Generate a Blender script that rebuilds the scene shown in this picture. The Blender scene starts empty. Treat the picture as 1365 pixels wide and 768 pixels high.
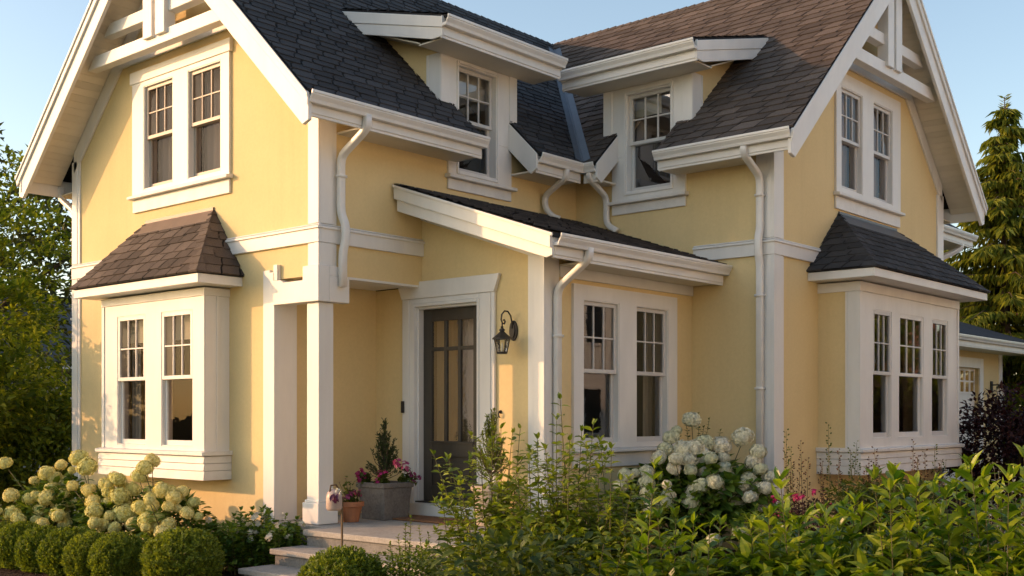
import bpy, bmesh, math, random
import numpy as np
from mathutils import Vector, Matrix, noise

random.seed(7)
rng = np.random.default_rng(7)
SC = bpy.context.scene
COL = SC.collection

# ------------------------------------------------------------------ camera, sky, sun, exposure
cam_d = bpy.data.cameras.new('camera')
cam = bpy.data.objects.new('camera', cam_d); COL.objects.link(cam)
YAW = 41.01
cam.location = (-7.874, -9.604, 1.688)
cam.rotation_euler = (math.radians(90), 0, math.radians(YAW - 90))
cam_d.sensor_width = 36.0
cam_d.lens = 1515.17 / 1365 * 36
cam_d.shift_y = (553 - 384) / 1365
cam_d.clip_end = 2000
SC.camera = cam
SC.render.resolution_x, SC.render.resolution_y = 1024, 576

SUN_DIR = Vector((1.0, -1.20, -0.42)).normalized()
SUN_EL = math.asin(-SUN_DIR.z)
SUN_ROT = math.atan2(-SUN_DIR.x, -SUN_DIR.y)
w = bpy.data.worlds.new('World'); SC.world = w; w.use_nodes = True
nt = w.node_tree
sky = nt.nodes.new('ShaderNodeTexSky'); sky.sky_type = 'NISHITA'; sky.sun_disc = False
sky.sun_elevation = SUN_EL; sky.sun_rotation = SUN_ROT
sky.air_density = 1.0; sky.dust_density = 1.2; sky.ozone_density = 1.2
bg = nt.nodes['Background']; bg.inputs['Strength'].default_value = 0.15
tint = nt.nodes.new('ShaderNodeMix'); tint.data_type = 'RGBA'; tint.blend_type = 'MULTIPLY'      # slightly hazy evening air
tint.inputs[0].default_value = 1.0; tint.inputs[7].default_value = (0.97, 0.885, 0.80, 1)
nt.links.new(sky.outputs['Color'], tint.inputs[6]); nt.links.new(tint.outputs[2], bg.inputs['Color'])
sun_d = bpy.data.lights.new('sun', 'SUN'); sun_d.energy = 2.0; sun_d.angle = math.radians(0.6)
sun_d.color = (0.86, 0.465, 0.225)
sun = bpy.data.objects.new('sun', sun_d); COL.objects.link(sun)
sun.rotation_euler = SUN_DIR.to_track_quat('-Z', 'Y').to_euler()
VS = SC.view_settings
VS.view_transform = 'Standard'; VS.look = 'None'; VS.exposure = 1.2; VS.gamma = 1.0; VS.use_curve_mapping = False
SC.cycles.use_denoising = True
SC.cycles.max_bounces = 8; SC.cycles.transparent_max_bounces = 12
SC.cycles.sample_clamp_indirect = 6.0

# ------------------------------------------------------------------ materials
def new_mat(name):
    m = bpy.data.materials.new(name); m.use_nodes = True
    return m, m.node_tree, m.node_tree.nodes['Principled BSDF']
def N(nt, t, **kw):
    n = nt.nodes.new(t)
    for k, v in kw.items(): setattr(n, k, v)
    return n
def mix_rgb(nt, fac, a, b, blend='MIX'):
    n = N(nt, 'ShaderNodeMix', data_type='RGBA', blend_type=blend)
    for sock, v in ((n.inputs[0], fac), (n.inputs[6], a), (n.inputs[7], b)):
        if hasattr(v, 'is_output'): nt.links.new(v, sock)
        elif isinstance(v, (int, float)): sock.default_value = v
        else: sock.default_value = (*v, 1)
    return n.outputs[2]
def tex(nt, scale, detail=4, rough=0.6, stretch=None):
    tc = N(nt, 'ShaderNodeTexCoord'); n = N(nt, 'ShaderNodeTexNoise')
    n.inputs['Scale'].default_value = scale; n.inputs['Detail'].default_value = detail; n.inputs['Roughness'].default_value = rough
    src = tc.outputs['Object']
    if stretch:
        mp = N(nt, 'ShaderNodeMapping'); mp.inputs['Scale'].default_value = stretch
        nt.links.new(src, mp.inputs['Vector']); src = mp.outputs['Vector']
    nt.links.new(src, n.inputs['Vector'])
    return n.outputs['Fac']
def ramp(nt, fac, p0, p1, c0=(0, 0, 0), c1=(1, 1, 1)):
    r = N(nt, 'ShaderNodeValToRGB'); r.color_ramp.elements[0].position = p0; r.color_ramp.elements[1].position = p1
    r.color_ramp.elements[0].color = (*c0, 1); r.color_ramp.elements[1].color = (*c1, 1)
    nt.links.new(fac, r.inputs['Fac']); return r.outputs['Color']
def bump(nt, b, fac, strength, dist=0.01):
    n = N(nt, 'ShaderNodeBump'); n.inputs['Strength'].default_value = strength; n.inputs['Distance'].default_value = dist
    nt.links.new(fac, n.inputs['Height']); nt.links.new(n.outputs['Normal'], b.inputs['Normal'])

def surf(name, col, rough=0.6, var=0.12, vscale=1.5, bscale=60, bstr=0.15, bdist=0.005, stretch=None, spec=0.4, col2=None, island=0.0, fine=0.0):
    m, nt, b = new_mat(name)
    c2 = col2 or tuple(x * (1 - var) for x in col)
    f = tex(nt, vscale, 5, 0.65, stretch)
    c = mix_rgb(nt, ramp(nt, f, 0.32, 0.68), c2, col)
    if fine:
        g = tex(nt, bscale, 3, 0.7)
        c = mix_rgb(nt, fine, c, ramp(nt, g, 0.3, 0.7, tuple(x * 0.35 for x in col), tuple(min(1, x * 1.7) for x in col)))
    if island:
        geo = N(nt, 'ShaderNodeNewGeometry')
        r = ramp(nt, geo.outputs['Random Per Island'], 0, 1, (1 - island,) * 3, (1 + island,) * 3)
        c = mix_rgb(nt, 1.0, c, r, 'MULTIPLY')
    nt.links.new(c, b.inputs['Base Color'])
    b.inputs['Roughness'].default_value = rough
    b.inputs['Specular IOR Level'].default_value = spec
    if bstr: bump(nt, b, tex(nt, bscale, 4, 0.6, stretch), bstr, bdist)
    return m

M = {}
def stucco():
    m, nt, b = new_mat('yellow_stucco')
    f = tex(nt, 0.9, 6, 0.6)
    c = mix_rgb(nt, ramp(nt, f, 0.3, 0.7), (0.70, 0.55, 0.285), (0.76, 0.60, 0.32))
    st = tex(nt, 1.0, 4, 0.6, (5.0, 5.0, 0.35))
    c = mix_rgb(nt, ramp(nt, st, 0.52, 0.8, (0, 0, 0), (0.28,) * 3), c, (0.60, 0.465, 0.235))
    c = mix_rgb(nt, 1.0, c, ramp(nt, tex(nt, 26, 6, 0.75), 0.3, 0.7, (0.955, 0.955, 0.955), (1.035, 1.035, 1.035)), 'MULTIPLY')
    nt.links.new(c, b.inputs['Base Color']); b.inputs['Roughness'].default_value = 0.85
    b.inputs['Specular IOR Level'].default_value = 0.2
    bump(nt, b, tex(nt, 70, 6, 0.8), 0.30, 0.007)
    return m
M['stucco'] = stucco()
M['white'] = surf('white_painted_wood', (0.785, 0.765, 0.725), 0.45, 0.11, 2.8, 40, 0.10, 0.004, (1, 1, 0.25), 0.4)
M['white_sill'] = surf('white_weathered_wood', (0.77, 0.75, 0.71), 0.5, 0.14, 5.0, 30, 0.15, 0.004)
M['white_metal'] = surf('white_enamelled_metal', (0.785, 0.765, 0.725), 0.3, 0.10, 4.0, 20, 0.03, 0.003)
M['soffit'] = surf('cream_soffit_boards', (0.74, 0.68, 0.56), 0.6, 0.08, 3, 30, 0.1, 0.003, None, 0.3, None, 0.07)
M['sash'] = surf('pale_grey_sash_paint', (0.62, 0.60, 0.57), 0.4, 0.06, 3, 40, 0.05)
M['sash_white'] = surf('white_sash_paint', (0.76, 0.74, 0.70), 0.4, 0.06, 3, 40, 0.05)
M['sash_tan'] = surf('tan_sash_paint', (0.42, 0.37, 0.31), 0.45, 0.06, 3, 40, 0.05)
M['shingle'] = surf('charcoal_asphalt_shingle', (0.060, 0.059, 0.062), 0.9, 0.22, 1.2, 150, 0.6, 0.004, None, 0.15, (0.043, 0.044, 0.047), 0.26, 0.45)
M['shingle_sunlit'] = surf('sunlit_brown_shingle', (0.116, 0.093, 0.079), 0.9, 0.22, 1.2, 110, 0.7, 0.004, None, 0.15, (0.074, 0.064, 0.059), 0.30, 0.4)  # sunlit copy of the charcoal shingle, warm sun put into its brown
M['deck'] = surf('dark_roof_underlay', (0.018, 0.017, 0.017), 0.9, 0.2, 3, 60, 0.2)
M['flash_dark'] = surf('dark_metal_flashing', (0.10, 0.105, 0.115), 0.42, 0.2, 4, 12, 0.1)
M['flash_blue'] = surf('slate_metal_valley_flashing', (0.115, 0.135, 0.165), 0.45, 0.2, 4, 12, 0.1)
M['flash_brown'] = surf('bronze_metal_flashing', (0.20, 0.145, 0.11), 0.42, 0.2, 4, 12, 0.1)
M['door'] = surf('dark_brown_painted_door', (0.058, 0.051, 0.042), 0.42, 0.25, 3, 30, 0.12, 0.003, (4, 4, 0.4))
M['iron'] = surf('black_iron', (0.030, 0.026, 0.023), 0.5, 0.3, 8, 40, 0.2)
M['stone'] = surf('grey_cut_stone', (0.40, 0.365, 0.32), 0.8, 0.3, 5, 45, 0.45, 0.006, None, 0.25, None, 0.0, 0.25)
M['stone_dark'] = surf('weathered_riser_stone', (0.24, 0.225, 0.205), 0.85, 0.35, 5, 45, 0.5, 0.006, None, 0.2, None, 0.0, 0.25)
M['terracotta'] = surf('terracotta_clay', (0.42, 0.17, 0.08), 0.8, 0.25, 8, 50, 0.25)
M['grey_stone_pot'] = surf('grey_weathered_planter', (0.19, 0.175, 0.16), 0.85, 0.4, 7, 40, 0.5, 0.006, None, 0.2, None, 0.0, 0.3)
M['pale_pot'] = surf('pale_sandstone_planter', (0.46, 0.38, 0.29), 0.8, 0.25, 7, 40, 0.35)
M['mat'] = surf('coir_fibre', (0.26, 0.12, 0.055), 0.95, 0.3, 20, 160, 0.8, 0.01)
M['soil'] = surf('bark_mulch', (0.075, 0.045, 0.030), 0.95, 0.5, 9, 38, 1.0, 0.04, None, 0.1, None, 0.0, 0.4)
M['lawn'] = surf('lawn_green', (0.14, 0.16, 0.06), 0.9, 0.4, 4, 90, 0.9, 0.03, None, 0.1, None, 0.0, 0.4)
M['curtain'] = surf('cream_curtain_cloth', (0.46, 0.42, 0.36), 0.9, 0.15, 3, 30, 0.2, 0.01, (1, 1, 0.1))
M['curtain_grey'] = surf('grey_net_curtain', (0.44, 0.37, 0.34), 0.9, 0.2, 4, 60, 0.3, 0.01, (1, 1, 0.15))
M['blind'] = surf('pale_roller_blind', (0.62, 0.58, 0.47), 0.85, 0.08, 3, 60, 0.1)
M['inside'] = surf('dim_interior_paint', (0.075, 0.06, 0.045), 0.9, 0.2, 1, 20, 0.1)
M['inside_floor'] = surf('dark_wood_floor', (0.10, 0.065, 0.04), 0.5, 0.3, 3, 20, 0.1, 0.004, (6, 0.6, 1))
M['bark'] = surf('brown_bark', (0.11, 0.08, 0.055), 0.9, 0.4, 6, 30, 0.8, 0.02, (1, 1, 0.3))
M['stem'] = surf('green_brown_stem', (0.12, 0.11, 0.045), 0.8, 0.3, 6, 30, 0.2)
M['dark_stem'] = surf('dark_red_stem', (0.075, 0.035, 0.03), 0.8, 0.3, 6, 30, 0.2)
M['roof_far'] = surf('slate_grey_far_roof', (0.085, 0.085, 0.09), 0.85, 0.3, 2, 14, 0.5, 0.03)
M['bounce_concrete'] = surf('pale_bounce_concrete', (0.50, 0.475, 0.44), 0.85, 0.15, 1, 30, 0.2)
M['brick_far'] = surf('red_brick_front', (0.34, 0.15, 0.10), 0.85, 0.25, 3, 18, 0.4, 0.01)
M['cream_bounce'] = surf('cream_bounce_wall', (0.80, 0.77, 0.70), 0.7, 0.06, 2, 14, 0.1)
M['siding_far'] = surf('pale_grey_siding', (0.42, 0.42, 0.40), 0.8, 0.1, 2, 14, 0.1)
M['ceramic'] = surf('pale_pink_glazed_ceramic', (0.50, 0.38, 0.33), 0.35, 0.2, 9, 20, 0.1)
M['rust'] = surf('rusty_brown_iron', (0.16, 0.10, 0.05), 0.7, 0.3, 9, 40, 0.2)
M['bulb'] = surf('frosted_candle_bulb', (0.8, 0.78, 0.7), 0.3, 0.02, 3, 20, 0.0)
M['black_plastic'] = surf('black_plastic', (0.02, 0.02, 0.022), 0.35, 0.1, 8, 40, 0.02)

def glass(name, tint=(0.80, 0.82, 0.82), boost=0.03, wav=0.006, scale=5.0, mult=0.95):
    m, nt, b = new_mat(name)
    nt.nodes.remove(b); out = nt.nodes['Material Output']
    t = N(nt, 'ShaderNodeBsdfTransparent'); t.inputs['Color'].default_value = (*tint, 1)
    g = N(nt, 'ShaderNodeBsdfGlossy'); g.inputs['Roughness'].default_value = 0.015
    g.inputs['Color'].default_value = (0.95, 0.96, 1, 1)
    fr = N(nt, 'ShaderNodeFresnel'); fr.inputs['IOR'].default_value = 1.55
    ad = N(nt, 'ShaderNodeMath', operation='MULTIPLY_ADD'); ad.inputs[1].default_value = mult; ad.inputs[2].default_value = boost
    ad.use_clamp = True
    nt.links.new(fr.outputs[0], ad.inputs[0])
    bp = N(nt, 'ShaderNodeBump'); bp.inputs['Strength'].default_value = wav; bp.inputs['Distance'].default_value = 0.05
    nt.links.new(tex(nt, scale, 2, 0.5), bp.inputs['Height']); nt.links.new(bp.outputs['Normal'], g.inputs['Normal'])
    mx = N(nt, 'ShaderNodeMixShader'); nt.links.new(ad.outputs[0], mx.inputs[0])
    nt.links.new(t.outputs[0], mx.inputs[1]); nt.links.new(g.outputs[0], mx.inputs[2]); nt.links.new(mx.outputs[0], out.inputs['Surface'])
    return m
M['glass'] = glass('window_glass')
M['glass_screen'] = glass('screened_window_glass', (0.66, 0.64, 0.62), 0.0, 0.02, 5.0, 0.012)
M['glass_soft'] = glass('dim_window_glass', (0.78, 0.78, 0.78), 0.0, 0.006, 5.0, 0.45)
M['lamp_glass'] = glass('seeded_lantern_glass', (0.93, 0.92, 0.88), 0.03, 0.3, 30)
M['door_glass'] = glass('rippled_door_glass', (0.60, 0.54, 0.44), 0.0, 0.03, 22, 0.35)

def leaf_mat(name, c_dark, c_light, trans=0.35, rough=0.5, spec=0.35, tcol=None):
    m, nt, b = new_mat(name)
    out = nt.nodes['Material Output']
    geo = N(nt, 'ShaderNodeNewGeometry')
    c = ramp(nt, geo.outputs['Random Per Island'], 0.05, 0.95, c_dark, c_light)
    oi = N(nt, 'ShaderNodeObjectInfo')
    c = mix_rgb(nt, 1.0, c, ramp(nt, oi.outputs['Random'], 0, 1, (0.88, 0.90, 0.80), (1.10, 1.05, 1.10)), 'MULTIPLY')
    big = tex(nt, 1.7, 3, 0.6)
    c = mix_rgb(nt, 1.0, c, ramp(nt, big, 0.3, 0.7, (0.8, 0.82, 0.85), (1.15, 1.12, 1.0)), 'MULTIPLY')
    nt.links.new(c, b.inputs['Base Color']); b.inputs['Roughness'].default_value = rough
    b.inputs['Specular IOR Level'].default_value = spec
    tr = N(nt, 'ShaderNodeBsdfTranslucent')
    tc = mix_rgb(nt, 1.0, c, tcol or (1.35, 1.30, 0.45), 'MULTIPLY')
    nt.links.new(tc, tr.inputs['Color'])
    mx = N(nt, 'ShaderNodeMixShader'); mx.inputs[0].default_value = trans
    nt.links.new(b.outputs[0], mx.inputs[1]); nt.links.new(tr.outputs[0], mx.inputs[2]); nt.links.new(mx.outputs[0], out.inputs['Surface'])
    return m
L = {}
L['boxwood'] = leaf_mat('boxwood_leaves', (0.085, 0.135, 0.016), (0.250, 0.310, 0.040), 0.4)
L['hydr'] = leaf_mat('hydrangea_leaves', (0.060, 0.130, 0.020), (0.185, 0.270, 0.040), 0.4)
L['hedge'] = leaf_mat('yellow_green_shrub_leaves', (0.055, 0.135, 0.012), (0.360, 0.420, 0.030), 0.42, rough=0.36, spec=0.55, tcol=(1.25, 1.4, 0.35))
L['shrub'] = leaf_mat('olive_shrub_leaves', (0.085, 0.140, 0.014), (0.310, 0.360, 0.036), 0.38, rough=0.36, spec=0.55, tcol=(1.3, 1.4, 0.35))
L['lowleaf'] = leaf_mat('deep_green_leaves', (0.038, 0.072, 0.013), (0.125, 0.160, 0.026), 0.35)
L['tree'] = leaf_mat('dark_tree_leaves', (0.070, 0.120, 0.015), (0.280, 0.330, 0.036), 0.5)
L['far'] = leaf_mat('far_tree_leaves', (0.026, 0.044, 0.014), (0.080, 0.095, 0.026), 0.3)
L['fir'] = leaf_mat('fir_needles', (0.060, 0.100, 0.015), (0.250, 0.270, 0.036), 0.4, 0.6, 0.2)
L['maple'] = leaf_mat('purple_maple_leaves', (0.026, 0.010, 0.013), (0.060, 0.020, 0.022), 0.25, 0.5, 0.3, (1.2, 0.7, 0.7))
L['yew'] = leaf_mat('yew_needles', (0.022, 0.045, 0.014), (0.070, 0.100, 0.028), 0.2)
L['silver'] = leaf_mat('silver_leaves', (0.16, 0.19, 0.20), (0.34, 0.38, 0.38), 0.2)
L['pinkf'] = leaf_mat('magenta_petals', (0.36, 0.020, 0.12), (0.62, 0.07, 0.26), 0.35, 0.5, 0.2, (1.1, 0.8, 0.9))
L['mauve'] = leaf_mat('mauve_petals', (0.22, 0.03, 0.11), (0.42, 0.12, 0.26), 0.35, 0.5, 0.2, (1.1, 0.8, 0.9))
L['whitef'] = leaf_mat('white_petals', (0.62, 0.60, 0.52), (0.80, 0.78, 0.70), 0.3, 0.6, 0.2, (1, 1, 0.9))
L['cream_head'] = leaf_mat('greenish_cream_florets', (0.68, 0.63, 0.22), (0.92, 0.87, 0.44), 0.2, 0.7, 0.15, (1.0, 0.97, 0.65))
L['white_head'] = leaf_mat('ivory_florets', (0.62, 0.62, 0.47), (0.86, 0.84, 0.70), 0.2, 0.7, 0.15, (1, 1, 0.9))
L['seed'] = leaf_mat('brown_seed_pods', (0.075, 0.040, 0.025), (0.14, 0.075, 0.04), 0.15, 0.7, 0.2, (1, 1, 1))
L['grass'] = leaf_mat('grass_blades', (0.06, 0.10, 0.02), (0.16, 0.20, 0.04), 0.3)
L['purple'] = leaf_mat('dark_purple_petals', (0.06, 0.012, 0.05), (0.11, 0.02, 0.08), 0.2, 0.5, 0.3, (1, .7, .9))

# ------------------------------------------------------------------ builders
class Fr:
    """wall frame: u along the wall, n outwards, z up"""
    def __init__(s, o, u, n): s.o, s.U, s.N = Vector(o), Vector(u), Vector(n)
    def __call__(s, u, n, z): return s.o + s.U * u + s.N * n + Vector((0, 0, z))
FA = Fr((0, 0, 0), (0, 1, 0), (-1, 0, 0))
FB = Fr((0, 0, 0), (1, 0, 0), (0, -1, 0))
FD = Fr((1.55, 0, 0), (0, 1, 0), (-1, 0, 0))
FE = Fr((0, -1.86, 0), (1, 0, 0), (0, -1, 0))
FF = Fr((4.51, 0, 0), (0, 1, 0), (-1, 0, 0))
FG = Fr((0, -3.0, 0), (1, 0, 0), (0, -1, 0))
FW = Fr((0, 0, 0), (1, 0, 0), (0, 1, 0))      # plain world axes

class MB:
    def __init__(s): s.v, s.f = [], []
    def add(s, vs, fs):
        k = len(s.v); s.v += [tuple(p) for p in vs]; s.f += [tuple(i + k for i in f) for f in fs]; return s
    def box(s, fr, u0, u1, n0, n1, z0, z1):
        return s.prism(fr, [(u0, z0), (u1, z0), (u1, z1), (u0, z1)], n0, n1)
    def prism(s, fr, uz, n0, n1):
        k = len(uz)
        vs = [fr(u, n0, z) for u, z in uz] + [fr(u, n1, z) for u, z in uz]
        return s.add(vs, [tuple(range(k)), tuple(range(2 * k - 1, k - 1, -1))] + [(i, (i + 1) % k, k + (i + 1) % k, k + i) for i in range(k)])
    def prof(s, fr, nz, u0, u1):
        k = len(nz)
        vs = [fr(u0, n, z) for n, z in nz] + [fr(u1, n, z) for n, z in nz]
        return s.add(vs, [tuple(range(k)), tuple(range(2 * k - 1, k - 1, -1))] + [(i, (i + 1) % k, k + (i + 1) % k, k + i) for i in range(k)])
    def ring(s, fr, u0, u1, z0, z1, wl, wb, wt, n0, n1):
        s.box(fr, u0, u0 + wl, n0, n1, z0, z1); s.box(fr, u1 - wl, u1, n0, n1, z0, z1)
        s.box(fr, u0 + wl, u1 - wl, n0, n1, z0, z0 + wb); s.box(fr, u0 + wl, u1 - wl, n0, n1, z1 - wt, z1); return s
    def tube(s, pts, r, k=6, cap=True):
        pts = [Vector(p) for p in pts]; rs = r if isinstance(r, (list, tuple)) else [r] * len(pts)
        ref = None; rings = []
        for i, p in enumerate(pts):
            t = (pts[min(i + 1, len(pts) - 1)] - pts[max(i - 1, 0)]).normalized()
            if ref is None: ref = t.orthogonal().normalized()
            a = (ref - t * ref.dot(t)).normalized(); ref = a; b = t.cross(a)
            rings.append([p + (a * math.cos(2 * math.pi * j / k) + b * math.sin(2 * math.pi * j / k)) * rs[i] for j in range(k)])
        return s.loft(rings, cap)
    def loft(s, rings, cap=True):
        k = len(rings[0]); vs = [p for r in rings for p in r]; fs = []
        for i in range(len(rings) - 1):
            for j in range(k): fs.append((i * k + j, i * k + (j + 1) % k, (i + 1) * k + (j + 1) % k, (i + 1) * k + j))
        if cap: fs += [tuple(range(k - 1, -1, -1)), tuple(range((len(rings) - 1) * k, len(rings) * k))]
        return s.add(vs, fs)
    def lathe(s, c, prof, k=16, sq=None):
        """profile (r, z) turned about a vertical axis at c; sq=(x,y) half-size ratio makes it four-sided"""
        rings = []
        for r, z in prof:
            if sq: rings.append([Vector(c) + Vector((sx * r * sq[0], sy * r * sq[1], z)) for sx, sy in ((-1, -1), (1, -1), (1, 1), (-1, 1))])
            else: rings.append([Vector(c) + Vector((r * math.cos(2 * math.pi * j / k), r * math.sin(2 * math.pi * j / k), z)) for j in range(k)])
        return s.loft(rings)
    def sweep(s, pts, side, w, d):
        """rounded rectangular pipe (downspout) along pts; corners are rounded first"""
        pts = [Vector(p) for p in pts]; P2 = [pts[0]]
        for i in range(1, len(pts) - 1):
            a, b, c = pts[i - 1], pts[i], pts[i + 1]
            la = min(0.09, (a - b).length * 0.45); lc = min(0.09, (c - b).length * 0.45)
            p0 = b + (a - b).normalized() * la; p2 = b + (c - b).normalized() * lc
            for t in (0, 0.33, 0.67, 1): P2.append(p0 * (1 - t) ** 2 + b * 2 * t * (1 - t) + p2 * t * t)
        P2.append(pts[-1]); side = Vector(side); rings = []
        prof = []
        for cx_, cy_, a0 in ((1, 1, 0), (-1, 1, 90), (-1, -1, 180), (1, -1, 270)):
            for da in (0, 45, 90):
                an = math.radians(a0 + da); rr = 0.014
                prof.append((cx_ * (w / 2 - rr) + rr * math.cos(an), cy_ * (d / 2 - rr) + rr * math.sin(an)))
        for i, p in enumerate(P2):
            t = (P2[min(i + 1, len(P2) - 1)] - P2[max(i - 1, 0)]).normalized()
            a = (side - t * side.dot(t)).normalized(); b = t.cross(a)
            rings.append([p + a * x + b * y for x, y in prof])
        return s.loft(rings)
    def build(s, name, mat, parent=None, bevel=0.0, smooth=False, recalc=True, fn=None):
        me = bpy.data.meshes.new(name); me.from_pydata([tuple(p) for p in s.v], [], s.f)
        return finish(me, name, mat, parent, bevel, smooth, recalc, fn)

def finish(me, name, mat, parent=None, bevel=0.0, smooth=False, recalc=True, fn=None):
    if recalc or fn:
        bm = bmesh.new(); bm.from_mesh(me)
        if recalc: bmesh.ops.recalc_face_normals(bm, faces=bm.faces)
        if fn: fn(bm)
        bm.to_mesh(me); bm.free()
    for mm in (mat if isinstance(mat, (list, tuple)) else [mat]): me.materials.append(mm)
    if smooth: me.shade_smooth()
    o = bpy.data.objects.new(name, me); COL.objects.link(o)
    if parent: o.parent = parent
    if bevel:
        b = o.modifiers.new('bevel', 'BEVEL'); b.width = bevel; b.segments = 1; b.limit_method = 'ANGLE'; b.angle_limit = math.radians(40)
    return o

def thing(name, label, cat, loc=(0, 0, 0), group=None):
    o = bpy.data.objects.new(name, None); o.location = loc; COL.objects.link(o)
    o.empty_display_size = 0.2
    o['label'] = label; o['category'] = cat
    if group: o['group'] = group
    return o
def tag(o, label, cat, group=None):
    o['label'] = label; o['category'] = cat
    if group: o['group'] = group
    return o
def dup(root, loc, label, rotz=0.0, scale=1.0):
    r = root.copy(); COL.objects.link(r); r.location = loc; r.rotation_euler = (0, 0, rotz); r.scale = (scale,) * 3; r['label'] = label
    for ch in list(root.children):
        c = ch.copy(); COL.objects.link(c); c.parent = r
        for g in ch.children:
            d = g.copy(); COL.objects.link(d); d.parent = c
    return r

def wall(name, fr, outline, holes, n0, thick, mat, parent):
    """a wall sheet with real openings: 2D filled outline, extruded"""
    cu = bpy.data.curves.new('tmp', 'CURVE'); cu.dimensions = '2D'; cu.fill_mode = 'BOTH'; cu.extrude = thick / 2
    loops = [outline] + [[(a, c), (b, c), (b, d), (a, d)] for a, b, c, d in holes]
    for lp in loops:
        sp = cu.splines.new('POLY'); sp.points.add(len(lp) - 1); sp.use_cyclic_u = True
        for p, (u, z) in zip(sp.points, lp): p.co = (u, z, 0, 1)
    ob = bpy.data.objects.new('tmp', cu); COL.objects.link(ob)
    bpy.context.view_layer.update()
    dg = bpy.context.evaluated_depsgraph_get()
    me = bpy.data.meshes.new_from_object(ob.evaluated_get(dg))
    bpy.data.objects.remove(ob); bpy.data.curves.remove(cu)
    for v in me.vertices: v.co = fr(v.co.x, n0 - thick / 2 + v.co.z, v.co.y)
    me.materials.clear()
    me.name = name
    return finish(me, name, mat, parent)

# ------------------------------------------------------------------ house pieces
def sashes(parent, fr, u0, u1, z0, z1, n=0.0, cols=3, rows=2, mat='sash', split=0.5, inner=None, low=None, seed=0, glz='glass'):
    """double-hung window: upper sash with glazing bars outside the lower one, its panes, what hangs behind"""
    zm = z0 + (z1 - z0) * split
    st = 0.042
    up = MB(); a, b = n - 0.075, n - 0.035
    up.ring(fr, u0, u1, zm - 0.022, z1, st, 0.045, 0.045, a, b)
    w = (u1 - u0 - 2 * st); hh = z1 - zm - 0.045 - 0.023
    for i in range(1, cols): up.box(fr, u0 + st + w * i / cols - 0.009, u0 + st + w * i / cols + 0.009, a + 0.008, b - 0.006, zm + 0.023, z1 - 0.045)
    for j in range(1, rows): up.box(fr, u0 + st, u1 - st, a + 0.010, b - 0.008, zm + 0.023 + hh * j / rows - 0.009, zm + 0.023 + hh * j / rows + 0.009)
    up.build('sash', M[mat], parent, 0.003)
    lo = MB(); c, d = n - 0.122, n - 0.078
    lo.ring(fr, u0, u1, z0, zm + 0.022, st, 0.06, 0.045, c, d)
    lo.build('sash', M[low or mat], parent, 0.003)
    pn = MB()
    for (pa, pb, pc, pd, nn) in ((u0 + st, u1 - st, zm + 0.02, z1 - 0.04, n - 0.056), (u0 + st, u1 - st, z0 + 0.055, zm - 0.02, n - 0.100)):
        pn.add([fr(pa, nn, pc), fr(pb, nn, pc), fr(pb, nn, pd), fr(pa, nn, pd)], [(0, 1, 2, 3)])
    pn.build('pane', M[glz], parent, recalc=False)
    r = random.Random(seed)
    def cloth(ua, ub, za, zb, nn, mat, amp, waves, nm):
        vs, fs = [], []; K = 40
        for i in range(K + 1):
            t = i / K; u = ua + (ub - ua) * t
            nd = nn + amp * math.sin(t * waves * 6.283 + r.random() * 0.4)
            vs += [fr(u, nd, za), fr(u, nd + amp * 0.4 * math.sin(t * 23 + seed), zb)]
        for i in range(K): fs.append((2 * i, 2 * i + 2, 2 * i + 3, 2 * i + 1))
        MB().add(vs, fs).build(nm, M[mat], parent, smooth=True, recalc=False)
    W = u1 - u0
    for it in (inner or []):
        if it == 'full': cloth(u0 - 0.03, u1 + 0.03, z0, z1 + 0.05, n - 0.24, 'curtain_grey', 0.022, 5, 'curtain')
        if it == 'sides':
            cloth(u0 - 0.05, u0 + W * 0.27, z0 - 0.1, z1 + 0.05, n - 0.26, 'curtain', 0.025, 3, 'curtain'); cloth(u1 - W * 0.27, u1 + 0.05, z0 - 0.1, z1 + 0.05, n - 0.26, 'curtain', 0.025, 3, 'curtain')
        if it == 'blind': cloth(u0 - 0.02, u1 + 0.02, z1 - (z1 - z0) * 0.24, z1 + 0.05, n - 0.17, 'blind', 0.001, 1, 'blind')
        if it == 'halfblind': cloth(u0 + W * 0.42, u1 + 0.02, z1 - (z1 - z0) * 0.2, z1 + 0.05, n - 0.2, 'blind', 0.001, 1, 'blind')
        if it == 'top': cloth(u0 - 0.02, u1 + 0.02, zm, z1 + 0.05, n - 0.2, 'curtain_grey', 0.02, 6, 'curtain')

def casing(parent, fr, name, wins, cu0, cu1, zb, zt, n=0.0, proud=0.034, sill=0.0, flare=False, apron=0.17, lip=0.06, mat='white'):
    """boards round a row of window openings, jamb linings, sill and apron; wins = [(u0,u1,z0,z1)]"""
    lo, hi = n - 0.012, n + proud
    o = wall(name, fr, [(cu0, zb), (cu1, zb), (cu1, zt), (cu0, zt)], wins, hi, hi - lo, M[mat], parent)
    bv = o.modifiers.new('bevel', 'BEVEL'); bv.width = 0.004; bv.segments = 1; bv.limit_method = 'ANGLE'
    for (a, b, c, d) in wins:
        mb = MB()
        mb.ring(fr, a - 0.001, b + 0.001, c - 0.001, d + 0.001, 0.014, 0.018, 0.016, n - 0.15, hi - 0.006)
        mb.build('window_frame', M[mat], o if parent is HOUSE else parent, 0.003)
    if sill:
        sm = MB(); sm.prof(fr, [(n, zb - 0.05), (hi + lip, zb - 0.05), (hi + lip, zb - 0.012), (n, zb)], cu0 - 0.035, cu1 + 0.035)
        sm.box(fr, cu0, cu1, n, hi - 0.004, zb - 0.05 - apron, zb - 0.052)
        sm.build('sill', M['white_sill'], o, 0.005)
    return o

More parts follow.
